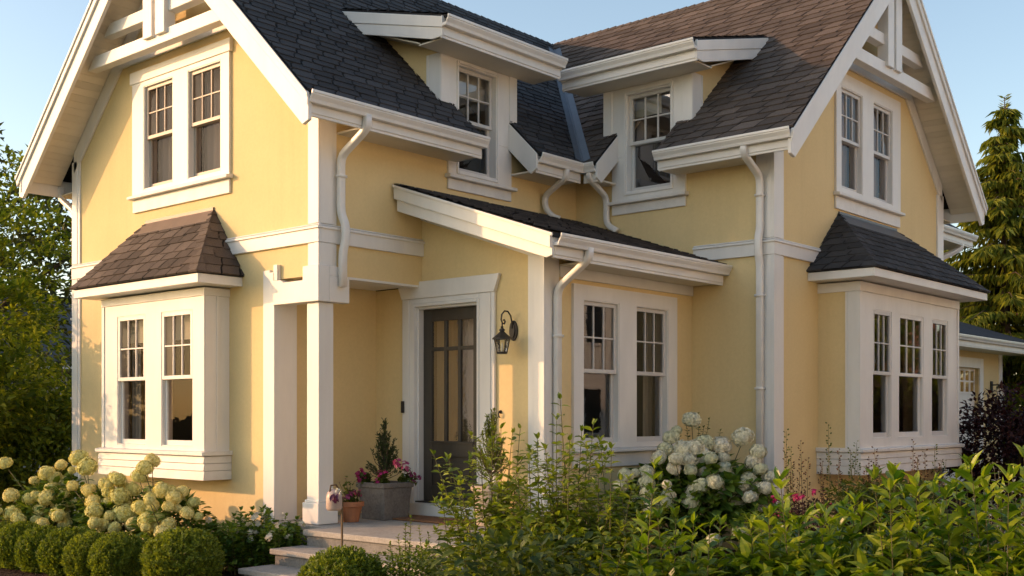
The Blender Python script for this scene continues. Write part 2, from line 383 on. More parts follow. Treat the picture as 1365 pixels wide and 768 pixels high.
def roof_tabs(mb, o, U, V, Nn, u0, u1, v0, v1, rs, e=0.150, wv=(0.26, 0.38), slant=0.13, lift=0.019):
    """asphalt tabs row by row on the plane o + u*U + v*V, with slanted cut lines and thick butt edges"""
    j = 0; v = v0
    while v < v1:
        u = u0 - rs.random() * 0.3
        while u < u1:
            wd = rs.uniform(*wv); st = rs.choice((0.0, 0.0, 0.012, 0.024)) ; g = 0.011
            a0, a1 = u + g, u + wd - g; vb = v - st; vt = v + e + 0.03; s = slant
            # lower edge lifted, S-shaped sides
            mid = vb + (vt - vb) * 0.5
            def P(uu, vv, h): return o + U * uu + V * vv + Nn * h
            h0, h1 = lift + rs.random() * 0.003, 0.003
            hm = (h0 + h1) / 2
            pts = [P(a0, vb, h0), P(a1, vb, h0), P(a1 + s * 0.30, mid, hm), P(a1 + s, vt, h1), P(a0 + s, vt, h1), P(a0 + s * 0.30, mid, hm), P(a0, vb, -0.002), P(a1, vb, -0.002)]
            mb.add(pts, [(0, 1, 2, 5), (5, 2, 3, 4), (6, 7, 1, 0)])
            u += wd
        v += e; j += 1

def clip_fn(planes):
    def fn(bm):
        for co, no in planes:
            bmesh.ops.bisect_plane(bm, geom=bm.verts[:] + bm.edges[:] + bm.faces[:], dist=1e-5, plane_co=co, plane_no=no, clear_outer=True)
    return fn
def convex_planes(pts):
    """clip planes (pointing outwards) of a convex polygon given in world space"""
    pts = [Vector(p) for p in pts]; c = sum(pts, Vector()) / len(pts); out = []
    nrm = (pts[1] - pts[0]).cross(pts[2] - pts[0]).normalized()
    for i in range(len(pts)):
        a, b = pts[i], pts[(i + 1) % len(pts)]
        n = (b - a).cross(nrm).normalized()
        if n.dot(c - a) > 0: n = -n
        out.append((a, n))
    return out
def tab_face(bmx, polys, up, seed, **kw):
    """shingle several coplanar convex polygons (lists of 3D points) into the shared bmesh, one running pattern"""
    P0 = [Vector(p) for p in polys[0]]; o = Vector(up)
    nrm = (P0[1] - P0[0]).cross(P0[2] - P0[0]).normalized()
    if nrm.z < 0: nrm = -nrm
    V = (Vector((0, 0, 1)) - nrm * nrm.z).normalized(); U = V.cross(nrm).normalized()
    allp = [Vector(p) for q in polys for p in q]
    us = [(p - o).dot(U) for p in allp]; vs = [(p - o).dot(V) for p in allp]; hh = (P0[0] - o).dot(nrm)
    mb = MB(); e = kw.get('e', 0.150)
    roof_tabs(mb, o + nrm * hh, U, V, nrm, min(us) - 0.4, max(us) + 0.1, math.floor(min(vs) / e + 0.01) * e, max(vs), random.Random(seed), **kw)
    src = bpy.data.meshes.new('t'); src.from_pydata([tuple(p) for p in mb.v], [], mb.f)
    for poly in polys:
        b = bmesh.new(); b.from_mesh(src); clip_fn(convex_planes(poly))(b)
        me = bpy.data.meshes.new('t'); b.to_mesh(me); bmx.from_mesh(me); b.free(); bpy.data.meshes.remove(me)
    bpy.data.meshes.remove(src)
def tabs_object(name, polys_list, mat, parent, seed, **kw):
    bm = bmesh.new()
    for i, polys in enumerate(polys_list): tab_face(bm, polys, polys[0][0], seed + i, **kw)
    me = bpy.data.meshes.new(name); bm.to_mesh(me); bm.free()
    return finish(me, name, mat, parent, recalc=False)

GUT = [(0, 0), (0.075, 0), (0.085, 0.035), (0.112, 0.075), (0.112, 0.088), (0.122, 0.092), (0.122, 0.12), (0.108, 0.12), (0.100, 0.085), (0.070, 0.035), (0.012, 0.03), (0.012, 0.12), (0, 0.12)]
def gutter(parent, fr, u0, u1, n, z, fascia=0.13, soff=True, name='gutter', nin=0.0, s0=0.02):
    """eave trough hung on a fascia board, boxed soffit behind it"""
    g = MB(); g.prof(fr, [(n + a, z + b) for a, b in GUT], u0, u1)
    go = g.build(name, M['white_metal'], parent, 0.002)
    f = MB(); f.box(fr, u0 + 0.015, u1 - 0.015, n - 0.028, n - 0.002, z - fascia, z + 0.10)
    f.box(fr, u0 + 0.03, u1 - 0.03, n - 0.006, n + 0.010, z - fascia + 0.03, z - 0.001)
    f.build('fascia', M['white'], go, 0.004)
    if soff:
        s = MB(); s.box(fr, u0 + s0, u1 - 0.02, nin, n - 0.03, z - fascia + 0.02, z - fascia + 0.04); s.build('soffit', M['soffit'], go)
    return go

HOUSE = thing('house', 'pale yellow stucco house with white trim and steep dark shingle roofs', 'house')

RZ, HA, SA = 8.0, 2.615, 0.9695            # ridge height, left wing half width and slope (outer edge n=.5)
RX, SG, EAVE = 7.23, 0.938, 0.5
def zA(y): return RZ - SA * abs(y - HA)
def zG(x): return RZ - SG * abs(x - RX)
TH = 0.20                                   # vertical depth of the roof build-up

# walls
A_out = [(0.73, 0), (5.23, 0), (5.23, zA(5.23) - TH), (HA, RZ - TH), (0.0, zA(0) - TH), (0, 3.2), (0.73, 3.2)]
wall('wall', FA, A_out, [(1.76, 2.44, 4.55, 5.87), (2.77, 3.43, 4.55, 5.87), (1.80, 3.70, 1.30, 3.0)], 0, 0.16, M['stucco'], HOUSE)
wall('wall', FB, [(0.16, 3.2), (4.51, 3.2), (4.51, zA(0) - TH), (2.84, zA(0) - TH), (2.84, 4.65), (2.14, 4.65), (2.14, zA(0) - TH), (0.16, zA(0) - TH)], [], 0, 0.16, M['stucco'], HOUSE)
zp = lambda y: 4.34 + 0.339 * y            # porch roof top
wall('wall', FD, [(-1.86, 0.2), (0.8, 0.2), (0.8, 3.2), (0, 3.2), (0, zp(0) - 0.12), (-1.86, zp(-1.86) - 0.12)], [(-0.95, 0.12, 0.62, 3.0)], 0, 0.15, M['stucco'], HOUSE)
wall('wall', Fr((0, 0.80, 0), (1, 0, 0), (0, -1, 0)), [(0.16, 0.2), (1.55, 0.2), (1.55, 3.22), (0.16, 3.22)], [], 0, 0.12, M['stucco'], HOUSE)
wall('wall', FE, [(1.70, 0), (4.51, 0), (4.51, 3.45), (1.70, 3.45)], [(2.21, 2.89, 1.35, 2.98), (3.24, 3.92, 1.35, 2.98)], 0, 0.15, M['stucco'], HOUSE)
wall('wall', FF, [(0, 3.3), (-1.86, 3.3), (-1.86, 0), (-3.0, 0), (-3.0, zG(4.51) - TH), (-1.57, zG(4.51) - TH), (-1.57, 4.62), (-0.86, 4.62), (-0.86, zG(4.51) - TH), (0, zG(4.51) - TH)], [], 0, 0.16, M['stucco'], HOUSE)
G_out = [(4.67, 0), (9.95, 0), (9.95, zG(9.95) - TH), (RX, RZ - TH), (4.67, zG(4.67) - TH)]
wall('wall', FG, G_out, [(6.32, 6.98, 4.68, 6.04), (7.34, 8.0, 4.68, 6.04), (5.95, 8.85, 1.38, 3.05)], 0, 0.16, M['stucco'], HOUSE)
wall('wall', Fr((9.95, 0, 0), (0, 1, 0), (1, 0, 0)), [(-2.84, 0), (5.07, 0), (5.07, zG(9.95) - TH), (-2.84, zG(9.95) - TH)], [], 0, 0.16, M['stucco'], HOUSE)
wall('wall', Fr((0, 5.23, 0), (1, 0, 0), (0, 1, 0)), [(0.16, 0), (9.95, 0), (9.95, 5.2), (0.16, 5.2)], [], 0, 0.16, M['stucco'], HOUSE)
# interior: storey floors; dark partitions and lining panels added to keep the rooms dim
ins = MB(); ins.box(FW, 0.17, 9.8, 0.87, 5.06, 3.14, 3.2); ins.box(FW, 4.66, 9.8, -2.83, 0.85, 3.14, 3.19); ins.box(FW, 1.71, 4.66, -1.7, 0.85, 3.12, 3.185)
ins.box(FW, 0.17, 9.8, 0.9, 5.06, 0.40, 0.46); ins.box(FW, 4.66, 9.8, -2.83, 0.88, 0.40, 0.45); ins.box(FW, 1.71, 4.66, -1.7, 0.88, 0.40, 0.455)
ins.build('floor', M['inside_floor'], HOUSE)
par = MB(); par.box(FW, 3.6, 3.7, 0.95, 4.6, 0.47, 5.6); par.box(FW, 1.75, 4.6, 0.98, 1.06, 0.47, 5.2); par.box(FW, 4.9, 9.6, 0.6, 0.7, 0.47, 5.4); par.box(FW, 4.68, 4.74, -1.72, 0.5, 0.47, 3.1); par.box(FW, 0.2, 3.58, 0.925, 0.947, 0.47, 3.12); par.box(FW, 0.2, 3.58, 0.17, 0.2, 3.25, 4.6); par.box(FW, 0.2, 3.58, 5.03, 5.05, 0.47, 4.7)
par.build('dark_partition_lining', M['inside'], HOUSE)
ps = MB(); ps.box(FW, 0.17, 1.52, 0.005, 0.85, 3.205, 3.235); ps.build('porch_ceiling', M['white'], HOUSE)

# ---- main roofs
def PA(y, x, dz=0.0): return Vector((x, y, zA(y) + dz))
def PG(x, y, dz=0.0): return Vector((x, y, zG(x) + dz))
EA, XE0, XE1 = -EAVE, 4.01, 10.45
YF = -3.52                                    # front edge of right roof
XF = -0.57                                    # front edge of left roof
DL0, DL1, DLY = 1.86, 3.19, 1.30              # left dormer body and depth where its roof meets the slope
DR0, DR1, DRX = -1.87, -0.53, 5.82
# valley: zA(y)=zG(x)
vx = lambda y: RX - SA * (HA - y) / SG
def xval(y): return vx(y)
polysA = [
    [PA(EA, XF), PA(EA, 2.06), PA(0, 2.06), PA(0, XF)],                              # eave strip left of dormer
    [PA(0, XF), PA(0, DL0), PA(DLY, DL0), PA(DLY, XF)],
    [PA(DLY, XF), PA(DLY, xval(DLY)), PA(HA, xval(HA)), PA(HA, XF)],
    [PA(0, DL1), PA(0, xval(0)), PA(DLY, xval(DLY)), PA(DLY, DL1)],
    [PA(EA, 3.08), PA(EA, xval(EA)), PA(0, xval(0)), PA(0, 3.08)],
]
yval = lambda x: HA - SG * (RX - x) / SA
polysG = [
    [PG(XE0, YF), PG(XE0, -1.66), PG(4.51, -1.66), PG(4.51, YF)],
    [PG(4.51, YF), PG(4.51, DR0), PG(DRX, DR0), PG(DRX, YF)],
    [PG(DRX, YF), PG(DRX, yval(DRX)), PG(RX, yval(RX)), PG(RX, YF)],
    [PG(4.51, DR1), PG(4.51, yval(4.51)), PG(DRX, yval(DRX)), PG(DRX, DR1)],
    [PG(XE0, -0.72), PG(XE0, yval(XE0)), PG(4.51, yval(4.51)), PG(4.51, -0.72)],
]
def deck(polys, dz_top, dz_bot, name, parent, mat):
    mb = MB()
    for p in polys:
        k = len(p); mb.add([q + Vector((0, 0, dz_top)) for q in p] + [q + Vector((0, 0, dz_bot)) for q in p],
                           [tuple(range(k)), tuple(range(2 * k - 1, k - 1, -1))] + [(i, (i + 1) % k, k + (i + 1) % k, k + i) for i in range(k)])
    return mb.build(name, mat, parent)
hidA = [[PA(HA, XF), PA(HA, 7.2), PA(5.73, 7.2), PA(5.73, XF)]]
hidG = [[PG(RX, YF), PG(RX, 5.7), PG(XE1, 5.7), PG(XE1, YF)], [PG(RX, yval(RX)), PG(RX, 5.7), PG(5.2, 5.7)]]
roofA = deck(polysA + hidA, -0.004, -0.045, 'roof', HOUSE, M['deck'])
roofG = deck(polysG + hidG, -0.004, -0.045, 'roof', HOUSE, M['deck'])
bm = bmesh.new()
tab_face(bm, polysA, PA(EA, XF), 11, e=0.132, wv=(0.24, 0.34), lift=0.017)
tab_face(bm, [hidA[0]], PA(5.73, XF), 12)
me = bpy.data.meshes.new('shingles'); bm.to_mesh(me); bm.free(); finish(me, 'shingles', M['shingle'], roofA, recalc=False)
bm = bmesh.new()
tab_face(bm, polysG, PG(XE0, YF), 21)
tab_face(bm, [hidG[0]], PG(XE1, YF), 22)
me = bpy.data.meshes.new('shingles'); bm.to_mesh(me); bm.free(); finish(me, 'shingles', M['shingle_sunlit'], roofG, recalc=False)
# ridge caps
def caps(parent, p0, p1, s1, s2, mat, seed):
    """overlapping ridge caps from p0 to p1; s1,s2 = downhill unit vectors of both sides"""
    mb = MB(); d = (p1 - p0); ln = d.length; d.normalize(); rs = random.Random(seed); t = 0
    while t < ln:
        a, b = p0 + d * t, p0 + d * min(ln, t + 0.24); lf = 0.03 + rs.random() * 0.006; w = 0.15
        up = Vector((0, 0, 1))
        pts = [a + s1 * w + up * 0.012, a + up * lf, a + s2 * w + up * 0.012, b + s1 * w + up * 0.006, b + up * 0.014, b + s2 * w + up * 0.006, a + s1 * w - up * 0.01, a + up * 0.0, a + s2 * w - up * 0.01]
        mb.add(pts, [(0, 1, 4, 3), (1, 2, 5, 4), (0, 6, 7, 1), (1, 7, 8, 2)]); t += 0.15
    return mb.build('ridge_cap', mat, parent, recalc=False)
dA1, dA2 = Vector((0, -1, -SA)).normalized(), Vector((0, 1, -SA)).normalized()
dG1, dG2 = Vector((-1, 0, -SG)).normalized(), Vector((1, 0, -SG)).normalized()
caps(roofA, Vector((XF, HA, RZ)), Vector((RX, HA, RZ)), dA1, dA2, M['shingle'], 3)
caps(roofG, Vector((RX, YF, RZ)), Vector((RX, HA, RZ)), dG1, dG2, M['shingle_sunlit'], 4)
# valley flashing
va, vb = Vector((xval(HA - 0.22), HA - 0.22, 0)), Vector((xval(EA + 0.01), EA + 0.01, 0))
va.z, vb.z = zA(va.y), zA(vb.y)
t = (vb - va).normalized(); nA = Vector((0, -SA, 1)).normalized(); nG = Vector((-SG, 0, 1)).normalized()
wa = nA.cross(t).normalized(); wa = wa if wa.x < 0 else -wa
wg = nG.cross(t).normalized(); wg = wg if wg.y < 0 else -wg
fl = MB()
for (s, n_) in ((wa, nA), (wg, nG)):
    pts = [va + n_ * 0.022, vb + n_ * 0.022, vb + s * 0.12 + n_ * 0.022, va + s * 0.12 + n_ * 0.022]
    fl.add(pts + [p - n_ * 0.012 for p in pts], [(0, 1, 2, 3), (7, 6, 5, 4), (2, 3, 7, 6), (0, 3, 7, 4), (1, 2, 6, 5)])
mid = (nA + nG).normalized()
fl.tube([va + mid * 0.03, vb + mid * 0.03], 0.013, 6)
fl.build('valley_flashing', M['flash_blue'], HOUSE)

# ---- gables: rake boards, soffits, trusses, wall friezes
def rake(fr, c, s, half, n_out, parent):
    """barge boards, boarded soffit and frieze of one gable in frame fr, ridge at u=c"""
    zt = lambda u: RZ - s * abs(u - c)
    k = math.sqrt(1 + s * s)
    for sg in (-1, 1):
        e = half
        up = lambda d, o: [(c, RZ - d), (c + sg * (e + 0.03), RZ - s * (e + 0.03) - d), (c + sg * (e + 0.03), RZ - s * (e + 0.03) - d - 0), (c, RZ - d - o)]
        mb = MB()
        d0, d1, d2 = 0.02, 0.02 + 0.115 * k, 0.02 + 0.30 * k
        z_e = RZ - s * e
        # main board with a plumb and level tail cut
        mb.prism(fr, [(c, RZ - d0), (c + sg * e, z_e - d0), (c + sg * e, z_e - 0.30), (c + sg * (e - 0.10), z_e - 0.335), (c, RZ - d2)], n_out - 0.045, n_out)
        mb.prism(fr, [(c, RZ - d0 + 0.005), (c + sg * (e + 0.02), z_e - d0 - 0.015), (c + sg * (e + 0.02), z_e - 0.165), (c, RZ - d1)], n_out + 0.001, n_out + 0.028)
        mb.prism(fr, [(c, RZ - d0 + 0.006), (c + sg * (e + 0.03), z_e - d0 - 0.02), (c + sg * (e + 0.03), z_e - d0 - 0.065), (c, RZ - d0 - 0.05)], n_out + 0.029, n_out + 0.045)
        mb.build('rake_board', M['white'], parent, 0.005)
        # boarded soffit under the overhang
        so = MB(); off = 0.05 + 0.10 * k
        L_ = (e - 0.075) * k; q = 0.0; rs = random.Random(5)
        while q < L_ - 0.1:
            q2 = min(q + 0.105, L_)
            ua, ub = c + sg * q / k, c + sg * (q2 - 0.007) / k
            za, zb = RZ - s * q / k - off, RZ - s * (q2 - 0.007) / k - off
            vs = [fr(ua, 0.005, za), fr(ub, 0.005, zb), fr(ub, n_out - 0.047, zb), fr(ua, n_out - 0.047, za)]
            so.add(vs + [v + Vector((0, 0, 0.018)) for v in vs], [(0, 1, 2, 3), (7, 6, 5, 4), (0, 1, 5, 4), (1, 2, 6, 5), (2, 3, 7, 6), (3, 0, 4, 7)])
            q += 0.105
        so.build('soffit', M['soffit'], parent)
        bk = MB(); bk.prism(fr, [(c, RZ - off + 0.04), (c + sg * (e - .09), z_e + s * .09 - off + 0.04), (c + sg * (e - .09), z_e + s * .09 - off + 0.03), (c, RZ - off + 0.03)], 0.0, n_out - 0.05)
        bk.build('soffit_backing', M['deck'], parent)
        # frieze board on the wall under the soffit
        fz = MB(); fz.prism(fr, [(c, RZ - off - 0.01), (c + sg * (e - 0.52), RZ - s * (e - 0.52) - off - 0.01), (c + sg * (e - 0.52), RZ - s * (e - 0.52) - off - 0.30), (c, RZ - off - 0.27)], 0.0, 0.03)
        fz.build('frieze_board', M['white'], parent, 0.004)
def truss(fr, c, s, n, zs, parent, pc):
    k = math.sqrt(1 + s * s)
    t = bpy.data.objects.new('gable_truss', None); COL.objects.link(t); t.parent = parent
    (b0, b1), (b2, b3), pb = zs
    for (a, b, dn) in ((b0, b1, 0.0), (b2, b3, -0.012)):
        w0 = (RZ - a - 0.30) / s; w1 = (RZ - b - 0.30) / s
        MB().prism(fr, [(c - w0, a), (c + w0, a), (c + w1, b), (c - w1, b)], n - 0.13 + dn, n + dn).build('cross_beam', M['white'], t, 0.006)
    for x0, x1 in ((pc - 0.235, pc - 0.035), (pc + 0.035, pc + 0.235)):
        MB().box(fr, x0, x1, n - 0.11, n + 0.045, pb, RZ - 0.5).build('king_post', M['white'], t, 0.006)
    return t
rake(FA, HA, SA, HA + EAVE, 0.545, HOUSE)
rake(FG, RX, SG, RX - XE0, 0.495, HOUSE)
truss(FA, HA, SA, 0.36, ((6.14, 6.30), (6.50, 6.65), 6.24), HOUSE, 2.6)
truss(FG, RX, SG, 0.36, ((6.27, 6.44), (6.67, 6.82), 6.38), HOUSE, 7.19)
fz = MB(); fz.box(FA, 1.25, 3.98, 0.0, 0.033, 6.20, 6.36); fz.build('frieze_board', M['white'], HOUSE, 0.004)
fz = MB(); fz.box(FG, 5.75, 8.7, 0.0, 0.033, 6.32, 6.46); fz.build('frieze_board', M['white'], HOUSE, 0.004)

# ---- eaves
EZ = zA(EA) - 0.125
gutter(HOUSE, FB, XF + 0.02, 2.12, 0.455, EZ, 0.12, s0=0.80)
gutter(HOUSE, FF, YF + 0.02, -1.64, 0.455, EZ, 0.12, s0=0.76)
gB = gutter(HOUSE, FB, 3.10, 4.045, 0.455, EZ, 0.12)
gF = gutter(HOUSE, FF, -0.72, -0.462, 0.455, EZ, 0.12)
gutter(HOUSE, Fr((0, 5.23, 0), (1, 0, 0), (0, 1, 0)), XF, 7, 0.455, EZ, 0.12, s0=0.58)
gutter(HOUSE, Fr((9.95, 0, 0), (0, 1, 0), (1, 0, 0)), YF, 5.6, 0.455, EZ, 0.12, s0=0.53)
# end boards of the short roof piece between the dormers
e1 = Fr((3.10, 0, 0), (0, 1, 0), (-1, 0, 0))
MB().prism(e1, [(0.0, zA(0) - 0.02), (-0.5, zA(-0.5) - 0.02), (-0.5, zA(-0.5) - 0.20), (-0.40, zA(-0.5) - 0.26), (0.0, zA(0) - 0.36)], 0.0, 0.035).build('rake_board', M['white'], HOUSE, 0.004)
e2 = Fr((0, -0.70, 0), (1, 0, 0), (0, -1, 0))
MB().prism(e2, [(4.51, zG(4.51) - 0.02), (4.01, zG(4.01) - 0.02), (4.01, zG(4.01) - 0.20), (4.11, zG(4.01) - 0.26), (4.51, zG(4.51) - 0.36)], 0.0, 0.035).build('rake_board', M['white'], HOUSE, 0.004)
e3 = Fr((2.06, 0, 0), (0, 1, 0), (1, 0, 0))
MB().prism(e3, [(0.0, zA(0) - 0.03), (-0.44, zA(-0.44) - 0.03), (-0.44, EZ - 0.10), (0.0, EZ - 0.10)], 0.0, 0.03).build('rake_board', M['white'], HOUSE, 0.004)
e4 = Fr((0, -1.66, 0), (1, 0, 0), (0, 1, 0))
MB().prism(e4, [(4.51, zG(4.51) - 0.03), (4.07, zG(4.07) - 0.03), (4.07, EZ - 0.10), (4.51, EZ - 0.10)], 0.0, 0.03).build('rake_board', M['white'], HOUSE, 0.004)

# ---- shed wall dormers
def dormer(fr, b0, b1, c0, c1, wv, zs, g0, g1, meet, main_z, inner, tabs_mat, seed, rot):
    """fr: eave wall; body b0..b1, casing c0..c1 below, window wv; roof meets the slope at depth `meet`"""
    d = bpy.data.objects.new('dormer', None); COL.objects.link(d); d.parent = HOUSE
    zt = 6.03; w0, w1, z0, z1 = wv
    # face: wide boards above the eave, casing below
    face = MB(); n0, n1 = -0.02, 0.03
    zsplit = 5.10
    face.box(fr, b0, w0, n0, n1, zsplit, zt); face.box(fr, w1, b1, n0, n1, zsplit, zt); face.box(fr, w0, w1, n0, n1, z1, zt)
    face.box(fr, c0, w0, n0, n1, zs, zsplit - .001); face.box(fr, w1, c1, n0, n1, zs, zsplit - .001); face.box(fr, w0, w1, n0, n1, zs, z0)
    face.box(fr, b0 - 0.012, b0 + 0.13, n1 - 0.002, n1 + 0.014, zsplit + 0.1, zt - 0.002); face.box(fr, b1 - 0.13, b1 + 0.012, n1 - 0.002, n1 + 0.014, zsplit + 0.1, zt - 0.002)
    face.ring(fr, w0 - 0.03, w1 + 0.03, z0 - 0.03, z1 + 0.03, 0.03, 0.03, 0.03, n1 - 0.002, n1 + 0.018)
    face.ring(fr, w0 - 0.001, w1 + 0.001, z0, z1, 0.016, 0.02, 0.02, -0.16, n1 + 0.004)
    face.build('dormer_face', M['white'], d, 0.004)
    sl = MB(); sl.prof(fr, [(0, zs - 0.05), (0.10, zs - 0.05), (0.10, zs - 0.01), (0, zs)], c0 - 0.04, c1 + 0.04); sl.box(fr, c0, c1, 0, 0.028, zs - 0.18, zs - 0.052)
    sl.build('sill', M['white_sill'], d, 0.005)
    sashes(d, fr, w0 + 0.016, w1 - 0.016, z0 + 0.02, z1 - 0.02, 0.0, 3, 2, 'sash', 0.5, inner, seed=seed)
    # cheeks
    sl_r = 0.265; top = lambda n: 6.27 - sl_r * (n - 0.5)
    for (u, sg) in ((b0, -1), (b1, 1)):
        ch = MB(); a, b = (u, u + 0.1) if sg < 0 else (u - 0.1, u)
        ch.prof(fr, [(-0.021, 5.0), (-0.021, zt + 0.12), (-meet, top(-meet) - 0.03), (-meet, top(-meet) - 0.25)], a, b)
        ch.build('cheek_wall', M['stucco'], d)
        cb = MB(); a2, b2 = (u - 0.016, u - 0.001) if sg < 0 else (u + 0.001, u + 0.016)
        cb.box(fr, a2, b2, -0.19, 0.028, 5.2, zt); cb.box(fr, a2 - 0.006 * (sg < 0), b2 + 0.006 * (sg > 0), -0.20, -0.165, 5.2, zt)
        cb.build('corner_board', M['white'], d, 0.003)
    # roof slab with shingles, side fascia boards, gutter
    r0, r1 = g0 + 0.02, g1 - 0.02
    pts = [fr(r0, 0.52, top(0.52)), fr(r1, 0.52, top(0.52)), fr(r1, -meet - 0.02, top(-meet - 0.02)), fr(r0, -meet - 0.02, top(-meet - 0.02))]
    rf = deck([pts], 0.0, -0.04, 'roof', d, M['deck'])
    tabs_object('shingles', [[[p + Vector((0, 0, 0.004)) for p in pts]]], tabs_mat, rf, seed)
    for u, sg in ((g0 + 0.03, -1), (g1 - 0.03, 1)):
        sf = MB(); a, b = (u - 0.03, u) if sg < 0 else (u, u + 0.03)
        bz = lambda n, k: top(n) - k
        sf.prof(fr, [(0.47, bz(0.47, 0.03)), (-meet, bz(-meet, 0.03)), (-meet, bz(-meet, 0.17)), (0.47, bz(0.47, 0.155))], a - 0.012, b + 0.012)
        sf.prof(fr, [(0.46, bz(0.46, 0.156)), (-meet, bz(-meet, 0.171)), (-meet + 0.4, bz(-meet + 0.4, 0.30)), (0.30, bz(0.30, 0.30)), (0.46, bz(0.46, 0.25))], a, b)
        sf.build('side_fascia', M['white'], d, 0.004)
    so = MB(); so.box(fr, g0 + 0.05, g1 - 0.05, 0.03, 0.45, 6.015, 6.03)
    for (a, b) in ((g0 + 0.06, b0 - 0.03), (b1 + 0.03, g1 - 0.06)):
        so.prof(fr, [(0.03, 6.04), (-meet + 0.45, top(-meet + 0.45) - 0.27), (-meet + 0.45, top(-meet + 0.45) - 0.255), (0.03, 6.055)], a, b)
    so.build('soffit', M['soffit'], d)
    gutter(d, fr, g0 - 0.01, g1 + 0.01, 0.455, 6.14, 0.13, False)
    return d
dormer(FB, 1.84, 3.21, 1.97, 3.13, (2.14, 2.84, 4.65, 6.0 - 0.03), 4.60, 1.42, 3.60, DLY, None, ['blind'], M['shingle'], 31, 0)
dormer(FF, -1.88, -0.51, -1.78, -0.63, (-1.57, -0.86, 4.62, 5.94), 4.53, -2.22, -0.12, 1.31, None, ['halfblind'], M['shingle'], 32, 0)

# ---- windows of the gables and the porch
wins = [(1.76, 2.44, 4.55, 5.87), (2.77, 3.43, 4.55, 5.87)]
c = casing(HOUSE, FA, 'window', wins, 1.59, 3.70, 4.50, 6.07, sill=1)
MB().box(FA, 1.555, 3.735, 0.0, 0.05, 5.93, 6.085).build('window_head', M['white'], c, 0.005)
for i, wv in enumerate(wins): sashes(c, FA, wv[0] + .012, wv[1] - .012, wv[2] + .016, wv[3] - .014, 0.034, 3, 2, 'sash_tan', 0.5, ['full'], seed=i, glz='glass_screen')
wins = [(6.32, 6.98, 4.68, 6.04), (7.34, 8.0, 4.68, 6.04)]
c = casing(HOUSE, FG, 'window', wins, 6.17, 8.28, 4.62, 6.22, sill=1)
for i, wv in enumerate(wins): sashes(c, FG, wv[0] + .012, wv[1] - .012, wv[2] + .016, wv[3] - .014, 0.034, 3, 2, 'sash', 0.5, ['full'], seed=4 + i, glz='glass_soft')
wins = [(2.21, 2.89, 1.35, 2.98), (3.24, 3.92, 1.35, 2.98)]
c = casing(HOUSE, FE, 'window', wins, 2.03, 4.12, 1.31, 3.14, sill=1)
for i, wv in enumerate(wins): sashes(c, FE, wv[0] + .012, wv[1] - .012, wv[2] + .016, wv[3] - .014, 0.034, 3, 2, 'sash', 0.51, [] if i == 0 else ['sides'], seed=7 + i)

